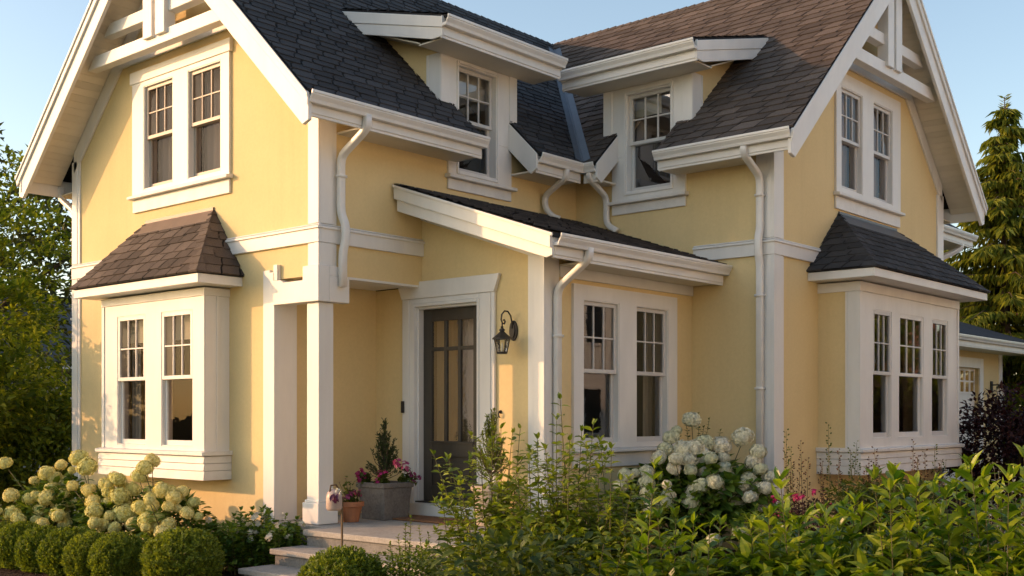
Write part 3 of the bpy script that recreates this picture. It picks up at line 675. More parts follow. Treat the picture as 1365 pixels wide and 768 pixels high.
# ---- bay windows
def bay(fr, u0, u1, b, z_top, r0, r1, rb, ze, ridge0, ridge1, zr, wins, tabs_mat, flash_mat, side_mat, seed, inners, sash_mats):
    """box bay on the wall: u0..u1, projection b; hipped roof eave r0..r1, projection rb"""
    B = bpy.data.objects.new('bay_window', None); COL.objects.link(B); B.parent = HOUSE
    zs = 1.27
    bw = casing(B, fr, 'window_front', wins, u0, u1, zs, z_top, n=b, proud=0.0)
    for wv, inn, sm in zip(wins, inners, sash_mats): sashes(B, fr, wv[0] + .012, wv[1] - .012, wv[2] + .016, wv[3] - .014, b + 0.030, 3, 2, sm, 0.51, inn, seed=int(wv[0] * 10), glz='glass_screen' if fr is FA else 'glass')
    # corner boards on the front, proud
    tr = MB()
    tr.box(fr, u0 - 0.012, u0 + 0.05, b + 0.001, b + 0.012, zs + 0.002, z_top); tr.box(fr, u1 - 0.05, u1 + 0.012, b + 0.001, b + 0.012, zs + 0.002, z_top)
    for a, sg in ((u0, -1), (u1, 1)):
        x0, x1 = (a - 0.012, a) if sg < 0 else (a, a + 0.012)
        tr.box(fr, x0, x1, b - 0.15, b, zs, z_top); tr.box(fr, x0 - 0.006 * (sg < 0), x1 + 0.006 * (sg > 0), b - 0.185, b - 0.151, zs, z_top)
    tr.build('corner_board', M['white'], B, 0.003)
    for q0 in (u0, u1 - 0.08): MB().box(fr, q0, q0 + 0.08, 0, b - 0.013, zs, z_top).build('side_wall', side_mat, B)
    fzb = MB(); fzb.box(fr, u0 - 0.018, u1 + 0.018, 0, b + 0.016, z_top + 0.001, ze - 0.015); fzb.build('frieze_board', M['white'], B, 0.004)
    # stool, apron boards, underside
    sl = MB(); sl.prof(fr, [(0, zs - 0.055), (b + 0.075, zs - 0.055), (b + 0.075, zs - 0.012), (b, zs), (0, zs)], u0 - 0.07, u1 + 0.07); sl.build('sill', M['white_sill'], B, 0.006)
    ap = MB(); z = zs - 0.057
    for k in range(3):
        h_ = 0.085 if k < 2 else 0.11
        ap.prof(fr, [(0, z - h_), (b + 0.045, z - h_), (b + 0.032, z - 0.004), (0, z - 0.004)], u0 - 0.045, u1 + 0.045); z -= h_
    ap.build('apron', M['white_sill'], B, 0.003)
    # roof
    fb = MB()
    fb.box(fr, r0, r1, rb - 0.03, rb, ze, ze + 0.105); fb.box(fr, r0, r0 + 0.03, 0, rb - 0.03, ze, ze + 0.105); fb.box(fr, r1 - 0.03, r1, 0, rb - 0.03, ze, ze + 0.105)
    fb.box(fr, r0 + 0.03, r1 - 0.03, 0, rb - 0.03, ze + 0.003, ze + 0.02)
    fb.build('fascia', M['white'], B, 0.005)
    e = 0.03; zb = ze + 0.112
    c0, c1 = fr(r0 - e, rb + e, zb), fr(r1 + e, rb + e, zb); k0, k1 = fr(r0 - e, 0.0, zb), fr(r1 + e, 0.0, zb); t0, t1 = fr(ridge0, 0.0, zr), fr(ridge1, 0.0, zr)
    mb = MB(); mb.add([c0, c1, k0, k1, t0, t1], [(0, 1, 5, 4), (2, 0, 4), (1, 3, 5), (0, 2, 3, 1), (2, 4, 5, 3)])
    rf = mb.build('roof', M['deck'], B)
    up = Vector((0, 0, 0.006))
    f1 = 0.80                                       # shingles stop at the metal top flashing
    m0, m1 = c0.lerp(t0, f1), c1.lerp(t1, f1)
    tabs_object('shingles', [[[c0 + up, c1 + up, m1 + up, m0 + up]], [[k0 + up, c0 + up, t0 + up]], [[k1 + up, c1 + up, t1 + up]]], tabs_mat, rf, seed, e=0.135, wv=(0.2, 0.3), slant=0.09, lift=0.016)
    fm = MB()
    fn = (c1 - c0).cross(t0 - c0).normalized(); fn = fn if fn.z > 0 else -fn
    fm.add([m0 + fn * .016, m1 + fn * .016, t1 + fn * .016, t0 + fn * .016, m0 - fn * .004, m1 - fn * .004], [(0, 1, 2, 3), (0, 1, 5, 4)])
    fm.box(fr, ridge0 - 0.01, ridge1 + 0.01, 0.0, 0.022, zr - 0.01, zr + 0.035)
    fm.build('flashing', flash_mat, rf)
    rs = random.Random(seed)
    for (a, b_, side, q, last) in ((c0, t0, k0, -1, 0.985), (c1, t1, k1, 1, 0.985)):
        hp = MB(); d_ = (b_ - a); ln = d_.length; d_.normalize()
        s1 = (c1 - c0).normalized() * (1 if q < 0 else -1)
        s2 = (side - a).normalized()
        t_ = 0.0; upv = (fn + Vector((0, 0, 1))).normalized()
        while t_ < ln * 0.97:
            p, p2 = a + d_ * t_, a + d_ * min(ln, t_ + 0.2); w = 0.17
            l0, l1 = 0.022, 0.010
            s1w = s1 * (w if t_ < ln * 0.72 else w * 0.5)
            s2w = s2 * w * min(1.0, (ln - t_) / ln * 1.6 + 0.1)
            pts = [p + s1w + upv * l0, p + upv * (l0 + .008), p + s2w + upv * l0, p2 + s1w + upv * l1, p2 + upv * l1, p2 + s2w + upv * l1, p + s1w, p, p + s2w]
            hp.add(pts, [(0, 1, 4, 3), (1, 2, 5, 4), (0, 6, 7, 1), (1, 7, 8, 2)]); t_ += 0.135
        hp.build('hip_cap', tabs_mat, rf, recalc=False)
    return B
bay(FA, 1.63, 3.88, 0.34, 3.06, 1.37, 4.13, 0.60, 3.17, 1.94, 3.40, 4.12, [(1.87, 2.53, 1.31, 2.92), (2.88, 3.53, 1.31, 2.92)], M['shingle_sunlit'], M['flash_brown'], M['white'], 41, [['halfblind'], ['halfblind', 'sides']], ['sash_white', 'sash_white'])
bay(FG, 5.70, 9.12, 0.56, 3.24, 5.41, 9.42, 0.88, 3.375, 6.30, 8.17, 4.34, [(6.10, 6.69, 1.38, 3.04), (6.93, 7.78, 1.38, 3.04), (8.09, 8.71, 1.38, 3.04)], M['shingle'], M['flash_dark'], M['stucco'], 43, [[], [], []], ['sash', 'sash_white', 'sash'])

# ---- corner boards and belt courses
def corner(z_spans, boards):
    for z0, z1 in z_spans:
        c_ = MB()
        for (fr, u0, u1, n1) in boards: c_.box(fr, u0, u1, 0.0, n1, z0, z1)
        c_.build('corner_board', M['white'], HOUSE, 0.004)
corner(((3.30, 3.548), (3.755, 5.24)), ((FA, 0.051, 0.16, 0.022), (FA, -0.03, 0.05, 0.03), (FB, 0.0, 0.17, 0.03), (FB, 0.171, 0.23, 0.022)))
corner(((0.1, 3.548), (3.755, 5.16)), ((FA, 5.12, 5.26, 0.03), (FA, 5.06, 5.119, 0.022)))
corner(((0.1, 3.618), (3.825, 5.24)), ((FF, -2.936, -2.78, 0.022), (FF, -3.0, -2.935, 0.031)))
corner(((0.1, 3.618), (3.825, 5.24)), ((FG, 4.479, 4.66, 0.03), (FG, 4.659, 4.74, 0.022)))
corner(((0.1, 3.618), (3.825, 5.10)), ((FG, 9.74, 9.98, 0.03),))
corner(((0.2, 3.42),), ((FD, -1.734, -1.655, 0.022), (FD, -1.89, -1.735, 0.03), (FE, 1.55, 1.66, 0.03), (FE, 1.661, 1.79, 0.022)))
def belt(fr, u0, u1, z0, z1, e0=0.0, e1=0.0):
    mb = MB(); mb.box(fr, u0 - e0 * 0.036, u1 + e1 * 0.036, 0.0, 0.036, z0, z1)
    mb.prof(fr, [(0, z1 - 0.002), (0.055, z1 - 0.002), (0.055, z1 + 0.018), (0.038, z1 + 0.030), (0, z1 + 0.034)], u0 - e0 * 0.055, u1 + e1 * 0.055)
    mb.prof(fr, [(0, z1 + 0.035), (0.035, z1 + 0.035), (0.02, z1 + 0.052), (0, z1 + 0.056)], u0 - e0 * 0.035, u1 + e1 * 0.035)
    mb.build('belt_course', M['white'], HOUSE, 0.003)
belt(FA, 0.0, 5.26, 3.55, 3.70, 1, 0); belt(FB, 0.0, 1.55, 3.55, 3.70)
belt(FF, -3.0, -1.9, 3.62, 3.77, 1, 0); belt(FG, 4.51, 9.95, 3.62, 3.77, 0, 0)

# ---- porch: post, pilaster, corner beam
pst = MB(); pst.box(FW, 0.0, 0.205, 0.0, 0.205, 0.74, 2.905)
for (fr, s) in ((FA, 1), (FB, 1)):
    pass
pst.box(FW, -0.035, 0.24, -0.035, 0.24, 0.505, 0.735); pst.box(FW, -0.018, 0.223, -0.018, 0.223, 0.735, 0.765)
pst.build('porch_post', M['white'], HOUSE, 0.006)
bmx = MB(); bmx.prism(FA, [(0.74, 2.91), (-0.06, 2.91), (-0.06, 3.30), (0.21, 3.30), (0.21, 3.15), (0.55, 3.15), (0.60, 3.18), (0.74, 3.18)], -0.10, 0.055)
bmx.box(FB, 0.101, 0.38, -0.05, 0.06, 2.91, 3.19); bmx.box(FB, 0.101, 0.30, -0.05, 0.058, 3.191, 3.298)
bmx.build('corner_beam', M['white'], HOUSE, 0.005)
pil = MB(); pil.box(FA, 0.715, 0.80, -0.27, 0.05, 0.3, 3.28); pil.box(FA, 0.80, 0.90, -0.02, 0.045, 0.3, 3.31); pil.box(FA, 0.905, 0.945, -0.02, 0.03, 0.3, 3.31); pil.box(FA, 0.66, 0.732, 0.0, 0.05, 3.181, 3.36)
pil.build('pilaster', M['white'], HOUSE, 0.004)
spb = MB(); spb.box(FB, 0.30, 1.55, -0.12, 0.001, 3.185, 3.21); spb.build('porch_ceiling', M['white'], HOUSE)

# ---- porch shed roof
x0, x1, ye = 1.10, 4.51, -2.36
pp = [Vector((x0, ye, zp(ye))), Vector((x1, ye, zp(ye))), Vector((x1, 0, zp(0))), Vector((x0, 0, zp(0)))]
prf = deck([pp], 0.0, -0.05, 'porch_roof', HOUSE, M['deck'])
tabs_object('shingles', [[[p + Vector((0, 0, 0.004)) for p in pp]]], M['shingle'], prf, 51)
fy = Fr((x0, 0, 0), (0, 1, 0), (-1, 0, 0))
zq = lambda y, k: zp(y) - k
rb_ = MB()
rb_.prism(fy, [(-0.03, zq(-0.03, 0.03)), (ye + 0.02, zq(ye + 0.02, 0.03)), (ye + 0.02, zq(ye + 0.02, 0.165)), (-0.03, zq(-0.03, 0.165))], 0.001, 0.035)
rb_.prism(fy, [(-0.05, zq(-0.05, 0.03)), (ye + 0.02, zq(ye + 0.02, 0.03)), (ye + 0.02, zq(ye + 0.02, 0.235)), (ye + 0.10, zq(ye + 0.10, 0.28)), (-0.05, zq(-0.05, 0.30))], -0.035, 0.0)
rb_.prism(fy, [(-0.03, zq(-0.03, 0.005)), (ye - 0.02, zq(ye - 0.02, 0.005)), (ye - 0.02, zq(ye - 0.02, 0.035)), (-0.03, zq(-0.03, 0.035))], 0.036, 0.055)
rb_.build('rake_board', M['white'], prf, 0.004)
sf = MB(); sf.prism(Fr((x0, 0, 0), (0, 1, 0), (1, 0, 0)), [(-0.03, zq(-0.03, 0.22)), (ye + 0.1, zq(ye + 0.1, 0.22)), (ye + 0.1, zq(ye + 0.1, 0.235)), (-0.03, zq(-0.03, 0.235))], 0.036, 0.44)
sf.build('soffit', M['soffit'], prf)
fz = MB(); fz.prism(FD, [(-0.002, zq(0, 0.24)), (-1.88, zq(-1.88, 0.24)), (-1.88, zq(-1.88, 0.36)), (-0.002, zq(0, 0.36))], 0.0, 0.026); fz.box(FE, 1.8, 4.5, 0, 0.03, 3.19, 3.31); fz.build('frieze_board', M['white'], prf, 0.004)
gutter(prf, FE, x0 + 0.02, x1 - 0.01, 0.47, zp(ye) - 0.13, 0.12, s0=0.70)

# ---- front door
dr = bpy.data.objects.new('front_door', None); COL.objects.link(dr); dr.parent = HOUSE
fm = MB(); u0, u1, z0, z1 = -0.95, 0.12, 0.62, 3.0
for a, b in ((u0 - 0.23, u0), (u1, u1 + 0.18)):
    fm.box(FD, a, b, 0.0, 0.036, 0.52, 3.055)
    fm.box(FD, a + 0.05, b - 0.05, 0.0361, 0.048, 0.54, 3.05)
fm.box(FD, u0, u1, 0.0, 0.036, z1, 3.055)
fm.prism(FD, [(u0 - 0.23, 3.056), (u1 + 0.18, 3.056), (u1 + 0.26, 3.255), (u0 - 0.31, 3.255)], 0.0, 0.05)
fm.ring(FD, u0 - 0.001, u1 + 0.001, z0, z1, 0.035, 0.02, 0.04, -0.15, 0.045)
fm.ring(FD, u0 + 0.033, u1 - 0.033, z0 + 0.02, z1 - 0.038, 0.03, 0.01, 0.03, -0.15, 0.0)
fm.box(FD, u0 + 0.01, u1 - 0.01, -0.02, 0.10, 0.505, 0.655)
fm.build('door_frame', M['white'], dr, 0.005)
d0, d1, e0, e1 = u0 + 0.064, u1 - 0.064, 0.66, 2.93
db = MB(); nb, nf = -0.125, -0.08
sw = 0.135
g0, g1, gz0, gz1 = d0 + sw, d1 - sw, 1.38, e1 - 0.14
db.box(FD, d0, g0, nb, nf, e0, e1); db.box(FD, g1, d1, nb, nf, e0, e1); db.box(FD, g0, g1, nb, nf, gz1, e1); db.box(FD, g0, g1, nb, nf, 1.20, gz0); db.box(FD, g0, g1, nb, nf, e0, 0.86)
db.box(FD, g0, g1, nb + 0.005, nf - 0.022, 0.86, 1.20); db.box(FD, g0 + 0.07, g1 - 0.07, nb + 0.005, nf - 0.008, 0.92, 1.14)
gw = g1 - g0
for i in (1, 2): db.box(FD, g0 + gw * i / 3 - 0.024, g0 + gw * i / 3 + 0.024, nb + 0.006, nf - 0.004, gz0, gz1)
zc = gz1 - 0.33
for i in range(3):
    a, b = g0 + gw * i / 3 + (0.024 if i else 0), g0 + gw * (i + 1) / 3 - (0.024 if i < 2 else 0)
    db.box(FD, a, b, nb + 0.007, nf - 0.005, zc - 0.022, zc + 0.022)
db.box(FD, g0 - 0.015, g1 + 0.015, nf - 0.001, nf + 0.012, gz0 - 0.03, gz0 - 0.005)
db.build('door_leaf', M['door'], dr, 0.004)
pn = MB(); pn.add([FD(g0, -0.103, gz0), FD(g1, -0.103, gz0), FD(g1, -0.103, gz1), FD(g0, -0.103, gz1)], [(0, 1, 2, 3)]); pn.build('pane', M['door_glass'], dr, recalc=False)
ct = MB(); vs, fs = [], []
for i in range(61):
    uu = g0 + gw * i / 60; vs += [FD(uu, -0.17 + 0.012 * math.sin(i * 1.1), gz0 - 0.1), FD(uu, -0.17 + 0.012 * math.sin(i * 1.1 + .3), gz1 + 0.1)]
    if i: fs.append((2 * i - 2, 2 * i, 2 * i + 1, 2 * i - 1))
ct.add(vs, fs); ct.build('curtain', M['curtain'], dr, smooth=True, recalc=False)
th_ = MB(); th_.box(FD, u0 + 0.02, u1 - 0.02, -0.14, 0.03, 0.656, 0.672); th_.build('threshold', M['iron'], dr, 0.003)

# ---- downspouts
def spout(pts, side, w=0.085, d=0.065):
    mb = MB(); mb.sweep(pts, side, w, d)
    for a, b in zip(pts[:-1], pts[1:]):                                # straps and slip joints on the straight drops
        if abs(a[0] - b[0]) + abs(a[1] - b[1]) < 0.03 and a[2] - b[2] > 0.45:
            n_ = max(1, int((a[2] - b[2]) / 1.1))
            for k in range(n_):
                z = a[2] - (a[2] - b[2]) * (k + .35) / n_; mb.box(FW, a[0] - w * .58, a[0] + w * .58, a[1] - w * .58, a[1] + w * .58, z - 0.014, z + 0.014)
    return mb.build('downspout', M['white_metal'], HOUSE, 0.0, True)
sx = (1, 0, 0); sy = (0, 1, 0)
spout([(0.24, -0.51, 4.88), (0.24, -0.51, 4.74), (0.245, -0.075, 4.50), (0.245, -0.075, 3.88), (0.27, -0.125, 3.76), (0.27, -0.125, 3.58), (0.25, -0.10, 3.46), (0.25, -0.10, 3.08)], sx)
spout([(3.67, -0.50, 4.88), (3.67, -0.50, 4.76), (3.75, -0.07, 4.58), (3.76, -0.07, 4.42), (3.80, -0.16, 4.31), (3.86, -0.24, 4.28)], sx, 0.075, 0.06)
spout([(4.02, -0.60, 4.88), (4.02, -0.60, 4.78), (4.44, -0.57, 4.60), (4.44, -0.57, 4.26), (4.44, -0.64, 4.19), (4.42, -0.76, 4.13)], sy, 0.075, 0.06)
spout([(4.02, -2.88, 4.88), (4.02, -2.88, 4.76), (4.44, -2.86, 4.56), (4.44, -2.86, 3.92), (4.40, -2.86, 3.84), (4.40, -2.86, 3.62), (4.44, -2.86, 3.52), (4.44, -2.86, 0.15)], sy)
spout([(1.66, -2.39, 3.44), (1.66, -2.39, 3.33), (1.70, -1.93, 3.05), (1.70, -1.93, 0.12)], sx)
spout([(0.02, 5.66, 4.88), (0.02, 5.66, 4.72), (0.06, 5.33, 4.5), (0.06, 5.33, 0.1)], sx)

# ---- rear wing on the right
MB().box(FW, 10.3, 16.4, -0.3, 5.0, 0, 5.4).build('rear_wing_wall', M['stucco'], HOUSE)
rr = MB(); a = [Vector((10.0, -1.0, 5.55)), Vector((17.2, -1.0, 5.55)), Vector((14.2, 2.4, 8.0)), Vector((10.0, 2.4, 8.0)), Vector((17.2, 5.6, 5.55)), Vector((10.0, 5.6, 5.55))]
rr.add(a, [(0, 1, 2, 3), (1, 4, 2), (4, 5, 3, 2)])
rr.build('roof', M['shingle'], HOUSE, recalc=False)
fr_rw = Fr((0, -0.3, 0), (1, 0, 0), (0, -1, 0))
gutter(HOUSE, fr_rw, 10.2, 17.2, 0.70, 5.42, 0.14)
spout([(16.6, -0.95, 5.4), (16.6, -0.95, 5.22), (15.9, -0.4, 4.8), (15.2, -0.38, 4.7)], (0, 1, 0), 0.12, 0.1)

# ------------------------------------------------------------------ ground
gm = MB()
gm.add([(-400, -400, 0), (500, -400, 0), (500, 500, 0), (-400, 500, 0)], [(0, 1, 2, 3)])
g = gm.build('ground', M['lawn'], recalc=False); g['kind'] = 'structure'
bed = MB(); bx = [(-2.75, 9), (-2.62, 5), (-2.55, 3.2), (-2.45, 1.2), (-2.5, -1), (-2.9, -3), (-3.4, -5), (-4.2, -8), (-4.4, -10.4), (12, -10.4), (16, -7), (16, 9)]
rb2 = random.Random(3)
pts = []
for i in range(len(bx)):
    a, b = bx[i], bx[(i + 1) % len(bx)]; k = max(2, int(math.dist(a, b) / 0.6))
    for j in range(k): t = j / k; pts.append((a[0] + (b[0] - a[0]) * t + rb2.uniform(-.03, .03), a[1] + (b[1] - a[1]) * t + rb2.uniform(-.03, .03), 0.02))
bed.add(pts, [tuple(range(len(pts)))])
b = bed.build('planting_bed', M['soil'], recalc=False); b['kind'] = 'structure'

# ------------------------------------------------------------------ entrance slab and steps
def slab(mb, x0, x1, y0, y1, ztop, th, nose=0.03):
    mb.box(FW, x0, x1, y0, y1, ztop - th, ztop)
st = thing('entrance_steps', 'grey stone steps and landing leading up to the front door', 'steps', (-0.4, -1.2, 0))
def local(o, parent):
    o.parent = parent; o.matrix_parent_inverse = Matrix.Translation(-Vector(parent.location)); return o
def lp(mb, name, mat, parent, **k):
    return local(mb.build(name, mat, None, **k), parent)
q = MB(); slab(q, -0.42, 1.54, -2.7, -0.25, 0.5, 0.06); slab(q, -0.10, 1.54, -0.249, 0.79, 0.5, 0.06); lp(q, 'landing', M['stone'], st, bevel=0.008)
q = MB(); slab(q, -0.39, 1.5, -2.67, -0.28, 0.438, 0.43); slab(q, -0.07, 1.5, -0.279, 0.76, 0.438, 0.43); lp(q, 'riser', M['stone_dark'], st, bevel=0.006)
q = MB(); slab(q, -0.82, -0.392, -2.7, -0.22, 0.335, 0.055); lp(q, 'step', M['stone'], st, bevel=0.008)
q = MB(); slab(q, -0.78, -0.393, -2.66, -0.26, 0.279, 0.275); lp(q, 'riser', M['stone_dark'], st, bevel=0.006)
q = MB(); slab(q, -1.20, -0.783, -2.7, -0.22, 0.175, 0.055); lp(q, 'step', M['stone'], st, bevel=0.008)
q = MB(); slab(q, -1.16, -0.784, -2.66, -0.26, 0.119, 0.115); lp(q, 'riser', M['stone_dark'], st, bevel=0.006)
wk = MB(); slab(wk, -4.5, -1.165, -2.65, -0.45, 0.03, 0.02); o = wk.build('path', M['stone']); o['kind'] = 'structure'

# ------------------------------------------------------------------ leaf machinery
def unit(a): return a / np.maximum(np.linalg.norm(a, axis=-1, keepdims=True), 1e-9)
class Leaves:
    """collects leaf blades; each blade is its own island so its tint differs"""
    def __init__(s): s.V, s.F, s.k = [], [], 0
    def add(s, P, A, Nn, Ls, Ws, kind='leaf', curl=0.15, fold=0.25):
        P, A, Nn = np.asarray(P, float), unit(np.asarray(A, float)), np.asarray(Nn, float)
        n = len(P); Ls = np.broadcast_to(Ls, (n,))[:, None]; Ws = np.broadcast_to(Ws, (n,))[:, None]
        S = unit(np.cross(A, Nn)); Up = np.cross(S, A)
        if kind == 'tri':
            vs = np.stack([P - S * Ws * 0.5, P + S * Ws * 0.5, P + A * Ls], 1); F = [(0, 1, 2)]
        elif kind == 'dia':
            m = P + A * Ls * 0.45
            vs = np.stack([P, m + S * Ws * 0.5 + Up * Ws * fold, P + A * Ls - Up * Ls * curl, m - S * Ws * 0.5 + Up * Ws * fold], 1); F = [(0, 1, 2), (0, 2, 3)]
        else:
            c1 = P + A * Ls * 0.30; c2 = P + A * Ls * 0.66 - Up * Ls * curl * 0.35; tp = P + A * Ls * 0.98 - Up * Ls * curl
            vs = np.stack([P, c1, c2, tp, c1 + S * Ws * 0.46 + Up * Ws * fold, c2 + S * Ws * 0.40 + Up * Ws * fold, c1 - S * Ws * 0.46 + Up * Ws * fold, c2 - S * Ws * 0.40 + Up * Ws * fold], 1)
            F = [(0, 4, 1), (1, 4, 5, 2), (2, 5, 3), (0, 1, 6), (1, 2, 7, 6), (2, 3, 7)]
        m = vs.shape[1]; base = s.k + np.arange(n) * m
        s.V.append(vs.reshape(-1, 3))
        for f in F: s.F += (base[:, None] + np.array(f)[None, :]).tolist()
        s.k += n * m; return s
    def build(s, name, mat, parent, loc=(0, 0, 0)):
        me = bpy.data.meshes.new(name); v = np.concatenate(s.V) - np.array(loc)
        me.from_pydata(v.tolist(), [], s.F); me.materials.append(mat)
        o = bpy.data.objects.new(name, me); COL.objects.link(o)
        if parent: o.parent = parent
        return o
def rdir(n): return unit(rng.normal(size=(n, 3)))
def wood(mb, name, mat, parent, loc, smooth=True):
    o = mb.build(name, mat, None, smooth=smooth, recalc=False)
    me = o.data; me.transform(Matrix.Translation(-Vector(loc))); o.parent = parent; return o

def boxwood_mesh(R, H, n, L_=0.024):
    lv = Leaves()
    d = rdir(n); d[:, 2] = np.where(d[:, 2] < 0, d[:, 2] * 0.75, d[:, 2]); d = unit(d)
    bumpy = 1 + 0.06 * np.sin(d[:, 0] * 9 + 1) * np.cos(d[:, 1] * 8) + 0.05 * np.sin(d[:, 2] * 14 + d[:, 0] * 6)
    r = (0.72 + 0.28 * rng.random(n) ** 0.45) * bumpy
    c = np.array([0, 0, H * 0.45])
    P = c + d * r[:, None] * np.array([R, R, H * 0.55]); P[:, 2] = np.maximum(P[:, 2], .02)
    A = unit(d * 0.7 + np.array([0, 0, 0.75]) + rdir(n) * 0.7)
    lv.add(P, A, rdir(n) + d, L_ * (0.7 + 0.6 * rng.random(n)), L_ * 0.62, 'dia', 0.1, 0.2)
    # upright young shoots that break the outline
    k = n // 24; ds = rdir(k); ds[:, 2] = np.abs(ds[:, 2]); ds = unit(ds)
    base = c + ds * np.array([R, R, H * 0.55]) * 0.97
    for j in range(5):
        q = base + unit(ds * 0.5 + np.array([0, 0, 1.0])) * (j * 0.013)
        for sgn in (1, -1):
            side = rdir(k); lv.add(q, unit(side + np.array([0, 0, 0.9])), rdir(k), L_ * 0.9, L_ * 0.5, 'dia', 0.1, 0.2)
    return lv
def boxwood_core(R, H):
    mb = MB(); mb.lathe((0, 0, 0), [(0.03, 0.0), (R * 0.55, H * 0.10), (R * 0.66, H * 0.4), (R * 0.5, H * 0.72), (0.05, H * 0.85)], 10)
    return mb
bw_protos = []
def boxwood(x, y, R, H, label, seed, group='clipped boxwood balls edging the bed'):
    key = (round(R, 2), round(H, 2))
    if len(bw_protos) < 3:
        t = thing('boxwood_shrub', label, 'shrub', (x, y, 0.0), group)
        boxwood_mesh(0.29, 0.52, 7000, 0.034).build('foliage', L['boxwood'], t)
        sm = MB(); rs = random.Random(seed)
        for i in range(9):
            a = rs.random() * 6.28; sm.tube([(0, 0, 0), (0.06 * math.cos(a), 0.06 * math.sin(a), 0.14), (0.17 * math.cos(a), 0.17 * math.sin(a), 0.36)], [0.012, 0.009, 0.004], 5)
        sm.build('stem', M['bark'], t, smooth=True, recalc=False)
        bw_protos.append(t)
    else:
        t = dup(bw_protos[seed % 3], (x, y, 0), label, seed * 1.3)
    t.scale = (R / 0.29, R / 0.29, H / 0.52); t.rotation_euler = (0, 0, seed * 1.3)
    return t
ords = ['leftmost ball of the clipped boxwood row', 'second boxwood ball from the left end of the clipped row', 'third boxwood ball from the left in the clipped row', 'fourth boxwood ball from the left in the clipped row', 'fifth boxwood ball from the left, under the big cream hydrangeas', 'sixth boxwood ball from the left, beside the last one before the large ball', 'seventh boxwood ball, squeezed against the large ball at the row end', 'largest rounded boxwood ball at the right end of the clipped row']
#BOXROW
for i, (x, y, R, H) in enumerate([(-2.06, 3.42, .27, .47), (-2.04, 2.98, .26, .45), (-2.02, 2.58, .27, .48), (-1.99, 2.14, .27, .46), (-1.95, 1.70, .28, .47), (-1.92, 1.26, .27, .45), (-1.87, 0.82, .28, .47), (-1.60, 0.12, .37, .53)]):
    boxwood(x, y, R, H, ords[i], i)
boxwood(-1.85, -2.56, 0.35, 0.57, 'bright rounded boxwood ball standing in front of the stone steps', 8)

# ------------------------------------------------------------------ hydrangeas
def head_mesh(seed):
    r = np.random.default_rng(seed); lv = Leaves(); n = 190
    i = np.arange(n) + 0.5; ph = np.arccos(1 - 2 * i / n); th = np.pi * (1 + 5 ** 0.5) * i
    d = np.stack([np.cos(th) * np.sin(ph), np.sin(th) * np.sin(ph), np.cos(ph)], 1); d = unit(d + r.normal(size=d.shape) * 0.07)
    keep = d[:, 2] > -0.75; d = d[keep]; n = len(d)
    rad = 0.82 + 0.20 * r.random(n) + 0.07 * np.sin(d[:, 0] * 5 + seed)
    c = d * rad[:, None] * np.array([1, 1, 0.86])
    t1 = unit(np.cross(d, r.normal(size=(n, 3)))); t2 = np.cross(d, t1)
    for a in (t1, t2, -t1, -t2):
        lv.add(c, unit(a + d * 0.35), d, 0.21, 0.19, 'dia', 0.35, 0.05)
    return lv
core_bm = MB(); core_bm.lathe((0, 0, 0), [(0.1, -0.72), (0.55, -0.6), (0.82, -0.2), (0.84, 0.15), (0.6, 0.55), (0.1, 0.74)], 12)
def head_data(mat, k):
    out = []
    for s in range(k):
        lv = head_mesh(s); lv.V.append(np.array(core_bm.v) * np.array([0.95, 0.95, 0.98])); lv.F += [[i + lv.k for i in f] for f in core_bm.f]
        me = bpy.data.meshes.new('flower_head'); me.from_pydata(np.concatenate(lv.V).tolist(), [], lv.F); me.materials.append(mat); out.append(me)
    return out
HD_cream, HD_white = head_data(L['cream_head'], 4), head_data(L['white_head'], 4)
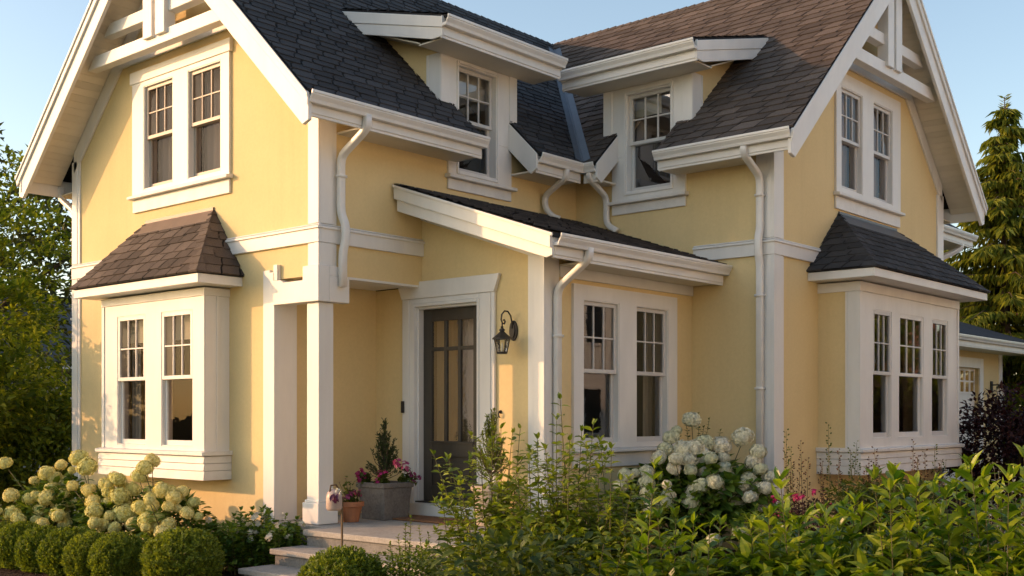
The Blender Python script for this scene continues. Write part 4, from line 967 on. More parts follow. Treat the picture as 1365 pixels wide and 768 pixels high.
def hydrangea(label, base, heads, hd, nleaf, spread, top, leafL=0.13, seed=1, off=(0, 0), hs=1.28, extra=9):
    base = Vector(base); t = thing('hydrangea_shrub', label, 'shrub', base, 'flowering hydrangea shrubs')
    rs = random.Random(seed); sm = MB(); lv = Leaves(); heads = list(heads); tries = 0
    while extra and tries < 400:                                        # fill the gaps between the blooms
        tries += 1; h_ = heads[rs.randrange(len(heads))]; p = (h_[0] + rs.uniform(-.22, .22), h_[1] + rs.uniform(-.22, .22), h_[2] + rs.uniform(-.14, .12), h_[3] * rs.uniform(.7, 1.0))
        if min(math.dist(p[:3], g_[:3]) for g_ in heads) > .105 and .42 < p[2] < top: heads.append(p); extra -= 1
    for i, (x, y, z, r) in enumerate(heads):
        o = bpy.data.objects.new('flower_head', hd[(i * 7 + seed) % len(hd)]); COL.objects.link(o); o.parent = t
        o.location = Vector((x, y, z)) - base; o.scale = (r * hs,) * 3; o.rotation_euler = (rs.uniform(-.5, .5), rs.uniform(-.5, .5), rs.uniform(0, 6.28))
        b0 = Vector((base.x + rs.uniform(-.15, .15), base.y + rs.uniform(-.15, .15), 0)); h_ = Vector((x, y, z - r * 0.5)); md = b0.lerp(h_, 0.55) + Vector((0, 0, 0.1))
        sm.tube([b0, md, h_], [0.008, 0.006, 0.004], 5)
        # paired leaves below each head
        for k in range(5):
            f = 0.45 + 0.085 * k; p = np.array(b0.lerp(md, f * 1.2) if f < 0.55 else md.lerp(h_, (f - 0.5) * 1.8))
            a = rs.random() * 6.28
            for q in (0, math.pi):
                A = np.array([[math.cos(a + q), math.sin(a + q), rs.uniform(-.1, .5)]])
                lv.add(p[None], A, np.array([[0, 0, 1.0]]), leafL * rs.uniform(.7, 1.15), leafL * 0.66, 'leaf', 0.22, 0.10)
    n = nleaf; d = rdir(n); d[:, 2] = np.abs(d[:, 2]) - 0.1
    rr = (0.55 + 0.45 * rng.random(n) ** 0.5)
    c = np.array([base.x + off[0], base.y + off[1], top * 0.42])
    P = c + d * rr[:, None] * np.array([spread[0], spread[1], top * 0.52])
    A = unit(d * np.array([1, 1, 0.3]) + rdir(n) * 0.55 + np.array([0, 0, 0.12]))
    lv.add(P, A, np.array([0, 0, 1.0]) + rdir(n) * 0.45, leafL * (0.7 + 0.5 * rng.random(n)), leafL * 0.62, 'leaf', 0.25, 0.10)
    lv.build('foliage', L['hydr'], t, base); wood(sm, 'stem', M['stem'], t, base)
    return t
HEADS = {0: [(-1.72,3.61,1.12,0.066),(-1.84,3.22,0.77,0.072),(-1.89,3.09,0.57,0.079),(-1.89,2.93,0.52,0.063),(-1.47,3.11,1.01,0.078),(-1.4,3.07,0.96,0.065),(-1.31,3.05,0.9,0.075),(-1.3,3.1,1.1,0.058),(-1.46,3.0,0.83,0.073),(-1.71,3.06,0.73,0.058),(-1.65,3.0,0.76,0.056),(-1.59,2.89,0.74,0.077),(-1.43,2.8,0.78,0.064),(-1.61,2.96,0.59,0.074),(-1.43,2.81,0.65,0.071),(-1.34,2.72,0.66,0.058),(-1.7,2.9,0.5,0.054),(-1.73,2.69,0.47,0.06),(-1.57,2.69,0.57,0.063),(-1.5,2.67,0.54,0.057),(-1.51,2.6,0.46,0.073),(-1.52,3.3,0.92,0.049)], 1: [(-1.35,2.59,1.19,0.088),(-1.34,2.43,1.1,0.092),(-1.3,2.11,0.92,0.063),(-1.33,1.97,0.84,0.065),(-1.31,1.78,0.8,0.089),(-1.16,1.8,0.86,0.078),(-1.26,1.9,0.94,0.056),(-1.35,1.96,0.73,0.059),(-1.46,2.08,0.73,0.068),(-1.53,1.93,0.65,0.076),(-1.62,1.76,0.53,0.06),(-1.51,1.79,0.5,0.064),(-1.46,1.63,0.47,0.06),(-1.29,1.72,0.61,0.107),(-1.29,1.55,0.51,0.067),(-1.42,2.25,0.85,0.063),(-1.25,2.01,1.0,0.053)], 2: [(-1.11,1.47,1.19,0.069),(-1.29,1.32,1.12,0.075),(-1.32,1.38,1.03,0.072),(-1.49,1.08,0.72,0.07),(-1.41,0.98,0.74,0.061),(-1.5,0.92,0.6,0.08),(-1.43,0.83,0.63,0.049),(-1.28,1.0,0.9,0.074),(-1.22,0.87,0.83,0.071),(-1.08,0.94,0.87,0.06),(-1.34,0.78,0.74,0.052),(-1.25,0.58,0.68,0.058),(-1.08,0.71,0.77,0.052),(-1.46,0.71,0.49,0.072),(-1.35,0.66,0.48,0.049),(-1.39,0.7,0.57,0.061),(-1.16,0.51,0.64,0.041)], 3: [(3.18,-2.69,1.63,0.082),(2.87,-2.61,1.43,0.077),(3.04,-2.58,1.51,0.05),(2.89,-2.76,1.3,0.094),(3.11,-2.9,1.37,0.085),(3.28,-3.01,1.34,0.095),(3.43,-3.2,1.44,0.095),(3.05,-2.92,1.23,0.087),(3.24,-3.07,1.21,0.056),(2.82,-2.87,1.18,0.081),(2.77,-2.93,1.08,0.061),(2.69,-2.77,1.1,0.068),(3.15,-3.13,1.09,0.071),(3.38,-3.36,1.17,0.076),(3.31,-3.49,1.09,0.061),(2.49,-2.55,1.06,0.068),(2.39,-2.61,0.95,0.075),(2.37,-2.64,0.83,0.065),(2.73,-3.09,0.91,0.079),(2.97,-3.1,0.96,0.078),(2.96,-3.16,0.85,0.075),(3.1,-3.26,0.88,0.08),(3.24,-3.38,0.98,0.073),(3.25,-3.44,0.87,0.076),(3.17,-3.62,0.9,0.062),(3.04,-3.51,0.8,0.067),(2.38,-2.67,0.69,0.079),(2.1,-2.69,0.46,0.095),(2.56,-3.35,0.36,0.07),(2.85,-3.51,0.43,0.076)]}
hydrangea('cream hydrangea in full bloom, leftmost, below the white corner board', (-1.40, 3.05, 0), HEADS[0], HD_cream, 800, (0.44, 0.66, 0), 1.08, seed=1, off=(0.10, 0.10))
hydrangea('cream hydrangea in full bloom under the sill of the sunlit bay window', (-1.30, 1.98, 0), HEADS[1], HD_cream, 560, (0.38, 0.55, 0), 0.98, seed=2, off=(0.16, 0.16))
hydrangea('cream hydrangea in full bloom, nearest the porch pilaster', (-1.22, 0.95, 0), HEADS[2], HD_cream, 380, (0.34, 0.50, 0), 0.92, seed=3, off=(0.16, 0.16))
hydrangea('tall ivory white hydrangea in shade before the porch window corner', (2.95, -2.85, 0), HEADS[3][:27] + HEADS[3][28:] + [(2.62, -2.62, 1.22, .07), (2.78, -2.60, 1.30, .075), (2.52, -2.80, .80, .07), (2.66, -3.0, .74, .075), (3.38, -3.42, 1.28, .075), (3.0, -2.95, 1.05, .06), (3.12, -3.30, .74, .07), (3.42, -3.55, 1.0, .07), (2.55, -2.5, 1.0, .06)], HD_white, 1500, (0.70, 0.95, 0), 1.38, 0.17, seed=4, off=(0.30, 0.16), hs=1.3, extra=22)

# ------------------------------------------------------------------ leafy shrubs
def shoot(lv, sm, p0, p1, n, Ls, Ws, rs, rad=0.005, droop=0.25, start=0.25, tip=True, whorl=2, bend=0.06, up=0.45):
    p0, p1 = Vector(p0), Vector(p1); ln = (p1 - p0).length
    b = Vector((rs.uniform(-1, 1), rs.uniform(-1, 1), 0)) * bend * ln
    cur = lambda t: p0.lerp(p1, t) + b * math.sin(t * math.pi)
    sm.tube([cur(0), cur(.33), cur(.66), cur(1)], [rad, rad * .8, rad * .6, rad * .35], 4, False)
    a = rs.random() * 6.28; Pn, An, Ln, Wn = [], [], [], []
    for i in range(n):
        t = start + (1 - start) * (i + rs.random() * .5) / n; a += 1.57 if whorl == 2 else 2.4
        for q in range(whorl):
            aa = a + q * 6.283 / whorl + rs.uniform(-.25, .25); u_ = up * (0.4 + 0.9 * t) + rs.uniform(-.3, .25)
            Pn.append(cur(t)); An.append((math.cos(aa), math.sin(aa), u_)); f = (1.0 - 0.18 * max(0, t - 0.6) / 0.4) * rs.uniform(.7, 1.15); Ln.append(Ls * f); Wn.append(Ws * f)
    if tip:
        for q in range(4):
            aa = rs.random() * 6.28; Pn.append(cur(1)); An.append((math.cos(aa) * .5, math.sin(aa) * .5, 1.0)); Ln.append(Ls * rs.uniform(.5, .8)); Wn.append(Ws * .6)
    lv.add(np.array([tuple(p) for p in Pn]), np.array(An), np.array([[0, 0, 1.0]]) + rng.normal(size=(len(Pn), 3)) * .3, np.array(Ln), np.array(Wn), 'leaf', droop, 0.14)
def leafy(name, label, base, spread, shoots, nleaf, Ls, Ws, mat, seed, fill=0, fillz=(0.1, 0.6), stem='stem', whorl=2, droop=0.25, group=None, heights=None, lean=0.25, start=0.25, cat='shrub', up=0.45, twigs=0):
    base = Vector(base); t = thing(name, label, cat, base, group); rs = random.Random(seed); lv, sm = Leaves(), MB()
    if isinstance(shoots, int):
        k = shoots; shoots = []
        for i in range(k):
            r = math.sqrt(rs.random()); a = rs.random() * 6.28; shoots.append((base.x + spread[0] * r * math.cos(a), base.y + spread[1] * r * math.sin(a), rs.uniform(*heights) * (1 - 0.22 * r * r)))
    for (x, y, z) in shoots:
        p1 = Vector((x, y, z)); p0 = Vector((x + (base.x - x) * lean + rs.uniform(-.05, .05), y + (base.y - y) * lean + rs.uniform(-.05, .05), base.z))
        shoot(lv, sm, p0, p1, nleaf, Ls, Ws, rs, 0.006, droop, start, True, whorl, 0.05, up)
        for k in range(twigs):
            f = rs.uniform(.35, .92); c0 = p0.lerp(p1, f); a = rs.random() * 6.28; l_ = rs.uniform(.12, .26) * (1.25 - f * .6)
            shoot(lv, sm, c0, c0 + Vector((l_ * math.cos(a), l_ * math.sin(a), l_ * rs.uniform(.5, 1.1))), 5, Ls * .9, Ws * .9, rs, 0.003, droop, .25, True, whorl, 0.08, up)
    if fill:
        n = fill; d = rdir(n); r = rng.random(n) ** 0.4
        P = np.array([base.x, base.y, 0]) + d * r[:, None] * np.array([spread[0], spread[1], 0]); P[:, 2] = fillz[0] + (fillz[1] - fillz[0]) * rng.random(n)
        lv.add(P, unit(d * np.array([1, 1, .4]) + rdir(n) * .6 + np.array([0, 0, .3])), np.array([0, 0, 1.0]) + rdir(n) * .5, Ls * (0.6 + 0.5 * rng.random(n)), Ws, 'leaf', droop, .12)
    lv.build('foliage', mat, t, base); wood(sm, 'stem', M[stem], t, base); return t

# foreground: open airy shrub in the middle with tall shoots
leafy('leafy_shrub', 'airy green shrub whose tallest bare shoot rises before the porch corner', (-1.97, -4.82, 0), (0.5, 0.5), [(-1.94,-4.87,1.79),(-1.99,-4.88,1.65),(-2.13,-4.9,1.46),(-1.89,-4.63,1.52),(-2.08,-5.06,1.52),(-2.06,-4.7,1.39),(-1.68,-4.85,1.57),(-2.27,-4.78,1.31),(-1.88,-4.87,1.35),(-1.92,-4.78,1.25),(-2.19,-4.91,1.17),(-1.9,-4.99,1.25),(-2.0,-4.62,1.14),(-1.8,-5.04,1.62),(-1.72,-4.93,1.45),(-2.07,-4.96,1.19),(-2.13,-4.82,1.01),(-2.02,-5.05,1.02)], 24, 0.085, 0.042, L['shrub'], 61, fill=2000, fillz=(0.2, 1.04), group='airy olive green shrubs in the foreground', twigs=5, lean=0.5, start=0.15, up=0.35)
leafy('leafy_shrub', 'airy green shrub with pinkish shoot tips hiding the right side of the door', (-1.96, -4.36, 0), (0.42, 0.42), [(-2.27,-4.01,1.41),(-2.05,-3.94,1.37),(-2.2,-4.02,1.15),(-2.06,-4.04,1.23),(-2.14,-4.25,1.39),(-1.97,-4.17,1.49),(-2.15,-4.45,1.58),(-2.04,-4.43,1.59),(-1.85,-4.37,1.56),(-1.79,-4.39,1.59),(-2.05,-4.32,1.34),(-2.3,-4.29,1.21),(-2.02,-4.47,1.19),(-2.08,-4.45,1.24),(-2.0,-4.48,1.34),(-1.83,-4.28,1.01),(-2.06,-4.48,0.94),(-1.74,-4.32,0.96)], 24, 0.08, 0.04, L['shrub'], 62, fill=1500, fillz=(0.2, 0.86), group='airy olive green shrubs in the foreground', twigs=5, lean=0.5, start=0.15, up=0.35)
leafy('leafy_shrub', 'airy green shrub in front of the left porch window sill', (-1.88, -5.22, 0), (0.5, 0.5), [(-1.76,-5.07,1.5),(-2.05,-5.37,1.47),(-1.97,-5.21,1.34),(-1.83,-5.28,1.26),(-1.97,-5.47,1.21),(-2.01,-5.13,1.22),(-1.71,-5.11,1.13),(-1.91,-5.48,1.04),(-1.89,-5.13,1.01),(-1.97,-5.4,0.96),(-1.68,-5.39,1.19),(-1.5,-5.36,1.25),(-2.13,-5.16,0.98)], 22, 0.09, 0.045, L['shrub'], 63, fill=1700, fillz=(0.2, 0.95), group='airy olive green shrubs in the foreground', twigs=5, lean=0.5, start=0.15, up=0.4)
leafy('leafy_shrub', 'low broad-leaved plant with upright pale tips below the white hydrangea', (-2.05, -5.79, 0), (0.45, 0.45), [(-2.31,-5.87,1.37),(-2.19,-5.94,1.08),(-1.93,-5.9,1.02),(-2.09,-6.11,1.02),(-2.26,-5.86,1.08),(-2.15,-5.67,1.02),(-1.81,-5.74,0.97),(-1.87,-6.05,1.02),(-2.09,-5.82,0.89),(-1.87,-5.89,0.85),(-2.33,-5.77,0.88),(-1.73,-6.1,0.92)], 15, 0.14, 0.055, L['hedge'], 64, fill=800, fillz=(0.25, 0.8), group='low broad leaved plants in the foreground', lean=0.5, start=0.15, whorl=2, up=0.7)
leafy('leafy_shrub', 'low dark broad-leaved plant at the bottom edge beneath the tallest shoots', (-3.02, -5.43, 0), (0.55, 0.45), [(-3.28,-5.38,0.94),(-3.07,-5.3,0.98),(-2.85,-5.28,0.89),(-3.11,-5.67,0.99),(-2.84,-5.6,1.0),(-2.75,-5.67,0.93),(-2.85,-5.9,0.98),(-2.72,-5.96,1.0),(-2.81,-5.3,0.8),(-2.63,-5.5,0.8)], 14, 0.1, 0.048, L['lowleaf'], 65, fill=1200, fillz=(0.25, 0.98), group='low broad leaved plants in the foreground', lean=0.5, start=0.2, up=0.4)
leafy('leafy_shrub', 'leftmost yellow-green hedge shrub, right of the white hydrangea', (-1.63, -6.27, 0), (0.38, 0.38), [(-1.72,-6.37,1.29),(-1.61,-6.18,1.01),(-1.42,-6.26,1.05),(-1.73,-6.3,1.07),(-1.68,-6.15,0.99),(-1.68,-6.47,1.03),(-1.64,-6.33,0.96),(-1.71,-6.08,0.83),(-1.63,-6.22,0.81),(-1.45,-6.33,0.8),(-1.61,-6.52,0.94)], 16, 0.17, 0.064, L['hedge'], 70, fill=620, fillz=(0.25, 0.84), group='yellow green hedge shrubs at lower right', lean=0.45, start=0.15, up=0.75, droop=0.3)
leafy('leafy_shrub', 'yellow-green hedge shrub beneath the pink flowers', (-1.56, -6.65, 0), (0.38, 0.38), [(-1.66,-6.63,1.09),(-1.41,-6.63,1.07),(-1.53,-6.65,1.01),(-1.51,-6.74,1.16),(-1.5,-6.78,1.09),(-1.46,-6.51,0.93),(-1.48,-6.71,0.95),(-1.74,-6.71,0.86),(-1.34,-6.74,0.87),(-1.72,-6.56,0.82)], 16, 0.17, 0.064, L['hedge'], 71, fill=620, fillz=(0.25, 0.84), group='yellow green hedge shrubs at lower right', lean=0.45, start=0.15, up=0.75, droop=0.3)
leafy('leafy_shrub', 'yellow-green hedge shrub under the bay window sill, tips lit by the sun', (-1.53, -7.0, 0), (0.38, 0.38), [(-1.63,-6.91,1.32),(-1.65,-7.01,1.26),(-1.55,-7.0,1.33),(-1.56,-7.06,1.21),(-1.6,-7.14,1.28),(-1.54,-6.91,1.1),(-1.62,-7.11,1.07),(-1.44,-6.94,0.94),(-1.6,-7.18,0.99),(-1.51,-6.86,0.87),(-1.29,-7.1,1.09),(-1.47,-7.06,0.86)], 16, 0.17, 0.064, L['hedge'], 72, fill=620, fillz=(0.25, 0.84), group='yellow green hedge shrubs at lower right', lean=0.45, start=0.15, up=0.75, droop=0.3)
leafy('leafy_shrub', 'tallest yellow-green hedge shrub, near the right edge', (-1.37, -7.33, 0), (0.38, 0.38), [(-1.28,-7.31,1.39),(-1.44,-7.39,1.38),(-1.32,-7.26,1.32),(-1.47,-7.26,1.22),(-1.4,-7.44,1.33),(-1.11,-7.37,1.22),(-1.51,-7.23,1.11),(-1.42,-7.34,1.11),(-1.3,-7.21,0.97),(-1.37,-7.41,1.03),(-1.41,-7.19,0.89),(-1.48,-7.38,0.89),(-1.15,-7.39,0.9)], 16, 0.17, 0.064, L['hedge'], 73, fill=620, fillz=(0.25, 0.84), group='yellow green hedge shrubs at lower right', lean=0.45, start=0.15, up=0.75, droop=0.3)
leafy('leafy_shrub', 'yellow-green hedge shrub cut off by the right edge of the picture', (-1.27, -7.6, 0), (0.38, 0.38), [(-1.35,-7.64,1.45),(-1.48,-7.6,1.33),(-1.11,-7.52,1.23),(-1.35,-7.68,1.33),(-1.17,-7.46,1.15),(-1.09,-7.54,1.1),(-1.15,-7.68,1.28),(-1.51,-7.59,1.01),(-1.41,-7.68,0.99),(-1.41,-7.6,0.88)], 16, 0.17, 0.064, L['hedge'], 74, fill=620, fillz=(0.25, 0.84), group='yellow green hedge shrubs at lower right', lean=0.45, start=0.15, up=0.75, droop=0.3)
leafy('leafy_shrub', 'low back-row hedge shrub behind the two leftmost yellow-green shrubs', (-0.91, -6.19, 0), (0.38, 0.38), [(-0.98,-6.17,1.01),(-0.84,-6.21,1.03),(-0.83,-6.01,0.94),(-0.84,-6.34,1.06),(-0.96,-6.32,0.97),(-0.71,-6.38,1.01)], 16, 0.17, 0.064, L['hedge'], 75, fill=620, fillz=(0.25, 0.84), group='yellow green hedge shrubs at lower right', lean=0.45, start=0.15, up=0.75, droop=0.3)
leafy('leafy_shrub', 'low back-row hedge shrub behind the tallest yellow-green shrub', (-0.4, -6.77, 0), (0.38, 0.38), [(-0.58,-6.76,1.17),(-0.54,-6.84,1.22),(-0.32,-6.83,1.16),(-0.43,-6.63,1.08),(-0.43,-6.97,1.19),(-0.23,-7.0,1.15),(-0.04,-7.08,1.15)], 16, 0.17, 0.064, L['hedge'], 76, fill=620, fillz=(0.25, 0.84), group='yellow green hedge shrubs at lower right', lean=0.45, start=0.15, up=0.75, droop=0.3)
leafy('leafy_shrub', 'small upright fine-leaved shrub beside the bright boxwood ball', (-1.45, -2.97, 0), (0.4, 0.36), [(-1.38,-2.86,0.84),(-1.54,-2.96,0.8),(-1.29,-2.86,0.76),(-1.65,-2.99,0.72),(-1.3,-2.98,0.71),(-1.49,-2.72,0.63),(-1.18,-2.99,0.67),(-1.48,-2.94,0.64),(-1.55,-3.16,0.61),(-1.42,-3.35,0.61),(-1.53,-2.86,0.52)], 26, 0.044, 0.024, L['boxwood'], 80, fill=3200, fillz=(0.05, 0.58), lean=0.45, start=0.15, up=0.7)
leafy('leafy_shrub', 'small rounded fine-leaved shrub left of the airy shrub foot', (-1.7, -3.6, 0), (0.3, 0.3), [(-1.81,-3.72,0.73),(-1.7,-3.5,0.65),(-1.8,-3.8,0.7),(-1.5,-3.62,0.61),(-1.83,-3.66,0.59)], 20, 0.042, 0.024, L['lowleaf'], 81, fill=1600, fillz=(0.05, 0.6), lean=0.45, start=0.15, up=0.6)
leafy('ground_cover_plant', 'low dark leafy plant with white blossoms by the porch pilaster', (-0.62, 0.49, 0), (0.5, 0.4), 38, 14, 0.085, 0.055, L['hydr'], 82, fill=900, fillz=(0.05, 0.5), heights=(0.42, 0.68), cat='plant')
leafy('ground_cover_plant', 'sprawling dark leafy plant with white blossoms against the step edge', (-0.46, 0.16, 0), (0.34, 0.4), 30, 14, 0.08, 0.052, L['hydr'], 83, fill=700, fillz=(0.05, 0.5), heights=(0.45, 0.76), cat='plant')
leafy('leafy_shrub', 'dark evergreen shrub poking up behind the white hydrangea', (3.42, -2.62, 0), (0.35, 0.35), [(3.33,-2.68,1.69),(3.44,-2.76,1.63),(3.32,-2.53,1.58),(3.6,-2.81,1.5),(3.25,-2.47,1.45),(3.4,-2.71,1.54)], 26, 0.05, 0.024, L['lowleaf'], 84, fill=300, fillz=(0.3, 1.2), lean=0.6, start=0.5)
leafy('perennial_plant', 'dark reddish perennial with magenta flowers beside the right corner board', (2.53, -4.5, 0), (0.55, 0.5), 44, 14, 0.065, 0.024, L['maple'], 85, stem='dark_stem', fill=1400, fillz=(0.05, 0.8), heights=(0.7, 1.02), cat='plant')
leafy('perennial_plant', 'small silvery leafed plant in front of the purple shrub', (3.02, -6.13, 0), (0.28, 0.28), 24, 14, 0.05, 0.016, L['silver'], 86, fill=200, fillz=(0.3, 0.9), heights=(0.8, 1.3), cat='plant')
leafy('perennial_plant', 'dark green low perennial under the right bay window', (3.38, -4.87, 0), (1.0, 0.5), 80, 16, 0.095, 0.036, L['lowleaf'], 87, fill=2600, fillz=(0.05, 0.98), heights=(0.9, 1.14), cat='plant')
leafy('perennial_plant', 'mid green foliage between the white hydrangea and the magenta flowers', (2.26, -4.19, 0), (0.4, 0.4), 24, 12, 0.1, 0.05, L['hydr'], 88, fill=300, fillz=(0.05, 0.7), heights=(0.5, 0.85), cat='plant')

def petals(name, mat, parent, pts, loc, r=0.02, n=7, seed=1):
    """little five-petalled blossoms gathered at pts; one mesh per flower cluster"""
    rs = np.random.default_rng(seed)
    for (x, y, z, R) in pts:
        lv = Leaves(); c = np.array([x, y, z]) + unit(rs.normal(size=(n, 3))) * R * rs.random((n, 1)) ** .4
        for i in range(n):
            d = unit((c[i] - np.array([x, y, z - 0.02]))[None])[0]; t1 = unit(np.cross(d, rs.normal(size=3))[None])[0]; t2 = np.cross(d, t1)
            a = np.arange(5) * 1.2566; A = np.cos(a)[:, None] * t1 + np.sin(a)[:, None] * t2 + d * 0.35
            lv.add(np.repeat(c[i][None], 5, 0), A, np.repeat(d[None], 5, 0), r, r * 0.9, 'dia', 0.2, 0.0)
        lv.build(name, mat, parent, loc)
def find(label):
    return next(o for o in bpy.data.objects if o.get('label', '').startswith(label))
o = find('dark reddish perennial'); b = o.location; rs = random.Random(5)
petals('blossom', L['pinkf'], o, [(b.x + rs.uniform(-.45, .45), b.y + rs.uniform(-.4, .4), rs.uniform(.66, .92), .035) for _ in range(8)], b, .024, 9, 3)
for key, s in (('low dark leafy plant', 6), ('sprawling dark leafy', 7)):
    o = find(key); b = o.location; rs = random.Random(s)
    petals('blossom', L['whitef'], o, [(b.x + rs.uniform(-.35, .3), b.y + rs.uniform(-.35, .35), rs.uniform(.40, .64), .03) for _ in range(12)], b, .034, 4, s)
o = find('airy green shrub with pinkish'); b = o.location
petals('blossom', L['mauve'], o, [(-2.49, -3.88, 1.36, .03), (-2.44, -3.90, 1.34, .03)], b, .02, 7, 9)

# seed-headed stalks before the right bay window
stalk_labels = ['tallest brown seeded stalk, left of the bay window', 'thin upright stalk with brown seed pods under the bay window']
for i, (x, y, z) in enumerate([(2.81,-4.07,1.52),(3.1,-3.99,1.32),(2.95,-4.19,1.4),(3.36,-4.29,1.59),(2.87,-4.55,1.33),(3.35,-4.23,1.2),(3.49,-4.48,1.32),(3.34,-4.63,1.17),(3.49,-4.82,1.34),(3.54,-4.86,1.17),(3.9,-4.93,1.41),(3.45,-5.19,1.26),(3.92,-5.2,1.36),(3.92,-5.29,1.21),(2.78,-4.21,1.21),(3.32,-4.45,1.4),(3.5,-4.65,1.23),(3.54,-5.27,1.32)]):
    lab = 'thin upright stalk with brown seed pods rising before the right bay window'
    t = thing('seed_stalk', lab, 'plant', (x, y, 0), 'seeded stalks before the bay window'); lv, sd, sm = Leaves(), Leaves(), MB(); rs = random.Random(i)
    for q in range(2):
        dx, dy = rs.uniform(-.1, .1), rs.uniform(-.1, .1); zz = z * (1 - 0.12 * q)
        sm.tube([(dx * .3, dy * .3, 0), (dx * .6, dy * .6, zz * .5), (dx, dy, zz)], [.006, .005, .002], 4, False)
        k = 30; tt = np.linspace(.5, 1, k); a = rng.random(k) * 6.28
        Pp = np.stack([dx * tt, dy * tt, zz * tt], 1); A = np.stack([np.cos(a), np.sin(a), .7 + 0 * a], 1)
        sd.add(Pp + unit(A) * .016, A, rdir(k), .026, .018, 'dia', .05, .3); sd.add(Pp + unit(A) * .012, A, rdir(k), .03, .018, 'dia', -.05, .3)
        k = 26; tt = rng.random(k) * .62 + .05; a = rng.random(k) * 6.28
        lv.add(np.stack([dx * tt, dy * tt, zz * tt], 1), np.stack([np.cos(a), np.sin(a), .4 + 0 * a], 1), np.array([0, 0, 1.0]) + rdir(k) * .3, .07, .018, 'leaf', .3, .1)
    lv.build('foliage', L['lowleaf'], t); sd.build('seed_head', L['seed'] if i % 3 else L['lowleaf'], t); sm.build('stem', M['stem'], t, recalc=False)

# ------------------------------------------------------------------ trees
def tree(name, label, x, y, H, crown_z, R, mat, n_clump, per, leafL, seed, group=None, trunk_r=0.14, cat='tree', squash=1.0, lobes=7):
    t = thing(name, label, cat, (x, y, 0), group); rs = random.Random(seed); r_ = np.random.default_rng(seed)
    tr = MB(); top = Vector((rs.uniform(-.2, .2), rs.uniform(-.2, .2), H * 0.86))
    tr.tube([(0, 0, 0), (0.05, 0.02, H * .2), (top.x * .5, top.y * .5, H * .5), top], [trunk_r, trunk_r * .8, trunk_r * .55, trunk_r * .15], 8)
    C = []
    for i in range(lobes):
        a = 6.28 * i / lobes + rs.uniform(-.4, .4); z = crown_z + (H - crown_z) * rs.uniform(.1, .78); rr = R * rs.uniform(.45, .95) * math.sqrt(max(.12, 1 - ((z - crown_z) / (H - crown_z) - .35) ** 2 * 1.7))
        e = Vector((rr * math.cos(a), rr * math.sin(a), z)); s = Vector((0, 0, max(H * .12, z - rr * .8)))
        tr.tube([s, s.lerp(e, .5) + Vector((0, 0, .12)), e], [trunk_r * .45, trunk_r * .25, trunk_r * .08], 6); C += [e, s.lerp(e, .65), s.lerp(e, .85)]
    tr.build('trunk', M['bark'], t, smooth=True, recalc=False)
    lv = Leaves(); cz = (crown_z + H) / 2
    for i in range(n_clump):
        c = np.array(C[i % len(C)]) + r_.normal(size=3) * R * np.array([.26, .26, .2]) if i % 3 else np.array([0, 0, cz]) + unit(r_.normal(size=(1, 3)))[0] * np.array([R, R, (H - crown_z) / 2]) * (0.70 + .28 * r_.random()) * np.array([1, 1, squash])
        if c[2] < crown_z * 0.5: c[2] = crown_z
        out = unit((c - np.array([0, 0, cz - H * .15]))[None])[0]
        P = c + r_.normal(size=(per, 3)) * np.array([.22, .22, .15]) * max(.55, R * .30)
        A = unit(out + unit(r_.normal(size=(per, 3))) * .9 + np.array([0, 0, -.15]))
        lv.add(P, A, np.array([0, 0, 1.0]) + unit(r_.normal(size=(per, 3))) * .6 + out * .4, leafL * (.65 + .6 * r_.random(per)), leafL * .55, 'dia', .2, .12)
    lv.build('crown', mat, t); return t
def fir(label, x, y, H, Rb, seed, wh=36, per=7, group='fir trees behind the house'):
    t = thing('fir_tree', label, 'tree', (x, y, 0), group); rs = random.Random(seed); r_ = np.random.default_rng(seed)
    tr = MB(); tr.tube([(0, 0, 0), (0, 0, H * .5), (0, 0, H)], [H * .022, H * .013, .01], 8); lv = Leaves()
    for i in range(wh):
        f = (i / wh) ** 0.92; z = H * (.05 + .94 * f)
        for b in range(per if f < .85 else 5):
            a = rs.random() * 6.28; ln = Rb * (1 - f) ** .85 * rs.uniform(.65, 1.12) + .12
            d = np.array([math.cos(a), math.sin(a), 0]); m = max(4, int(ln * 7)); tt = np.linspace(.12, 1, m)
            Q = d * (tt * ln)[:, None]; Q[:, 2] = z + ln * (.30 * tt - .42 * tt ** 2)
            tr.tube([tuple(Q[0] * 0.1 + np.array([0, 0, z * .9])), tuple(Q[m // 2]), tuple(Q[-1])], [.03 * (1 - f) + .01, .015, .005], 4, False)
            side = np.array([-d[1], d[0], 0]); sw = np.clip(ln * .22 * (1 - tt * .6), .08, .6)
            for sg in (1, -1):
                for q in range(4):
                    fr_ = (q + r_.random(m)) / 4
                    PP = Q + side * sg * (sw * fr_)[:, None]; PP[:, 2] -= .10 * fr_ * sw + .02
                    A = d * .55 + side * sg * (.55 + .2 * r_.random((m, 1))) + np.array([0, 0, -.75]) + r_.normal(size=(m, 3)) * .25
                    lv.add(PP, A, np.array([0, 0, 1.0]) + r_.normal(size=(m, 3)) * .5, .26 + .16 * r_.random(m), .085, 'dia', .25, .12)
    k = 60; zz = H * (.93 + .07 * rng.random(k)); a = rng.random(k) * 6.28
    lv.add(np.stack([0 * zz, 0 * zz, zz], 1), np.stack([np.cos(a), np.sin(a), .5 + 0 * a], 1), rdir(k), .22, .06, 'dia', .1, .1)
    tr.build('trunk', M['bark'], t, smooth=True, recalc=False); lv.build('crown', L['fir'], t); return t
fir('tall sunlit fir at the right edge, its pointed top against the sky', 25.6, 1.0, 10.7, 3.0, 1, 36, 8)
fir('broad lower fir between the house gable and the tall fir', 26.5, 4.6, 8.0, 2.9, 2, 30, 8)
fir('dark fir behind the garage roof, right of the tall one', 31.0, -0.6, 8.6, 3.1, 3, 30, 8)
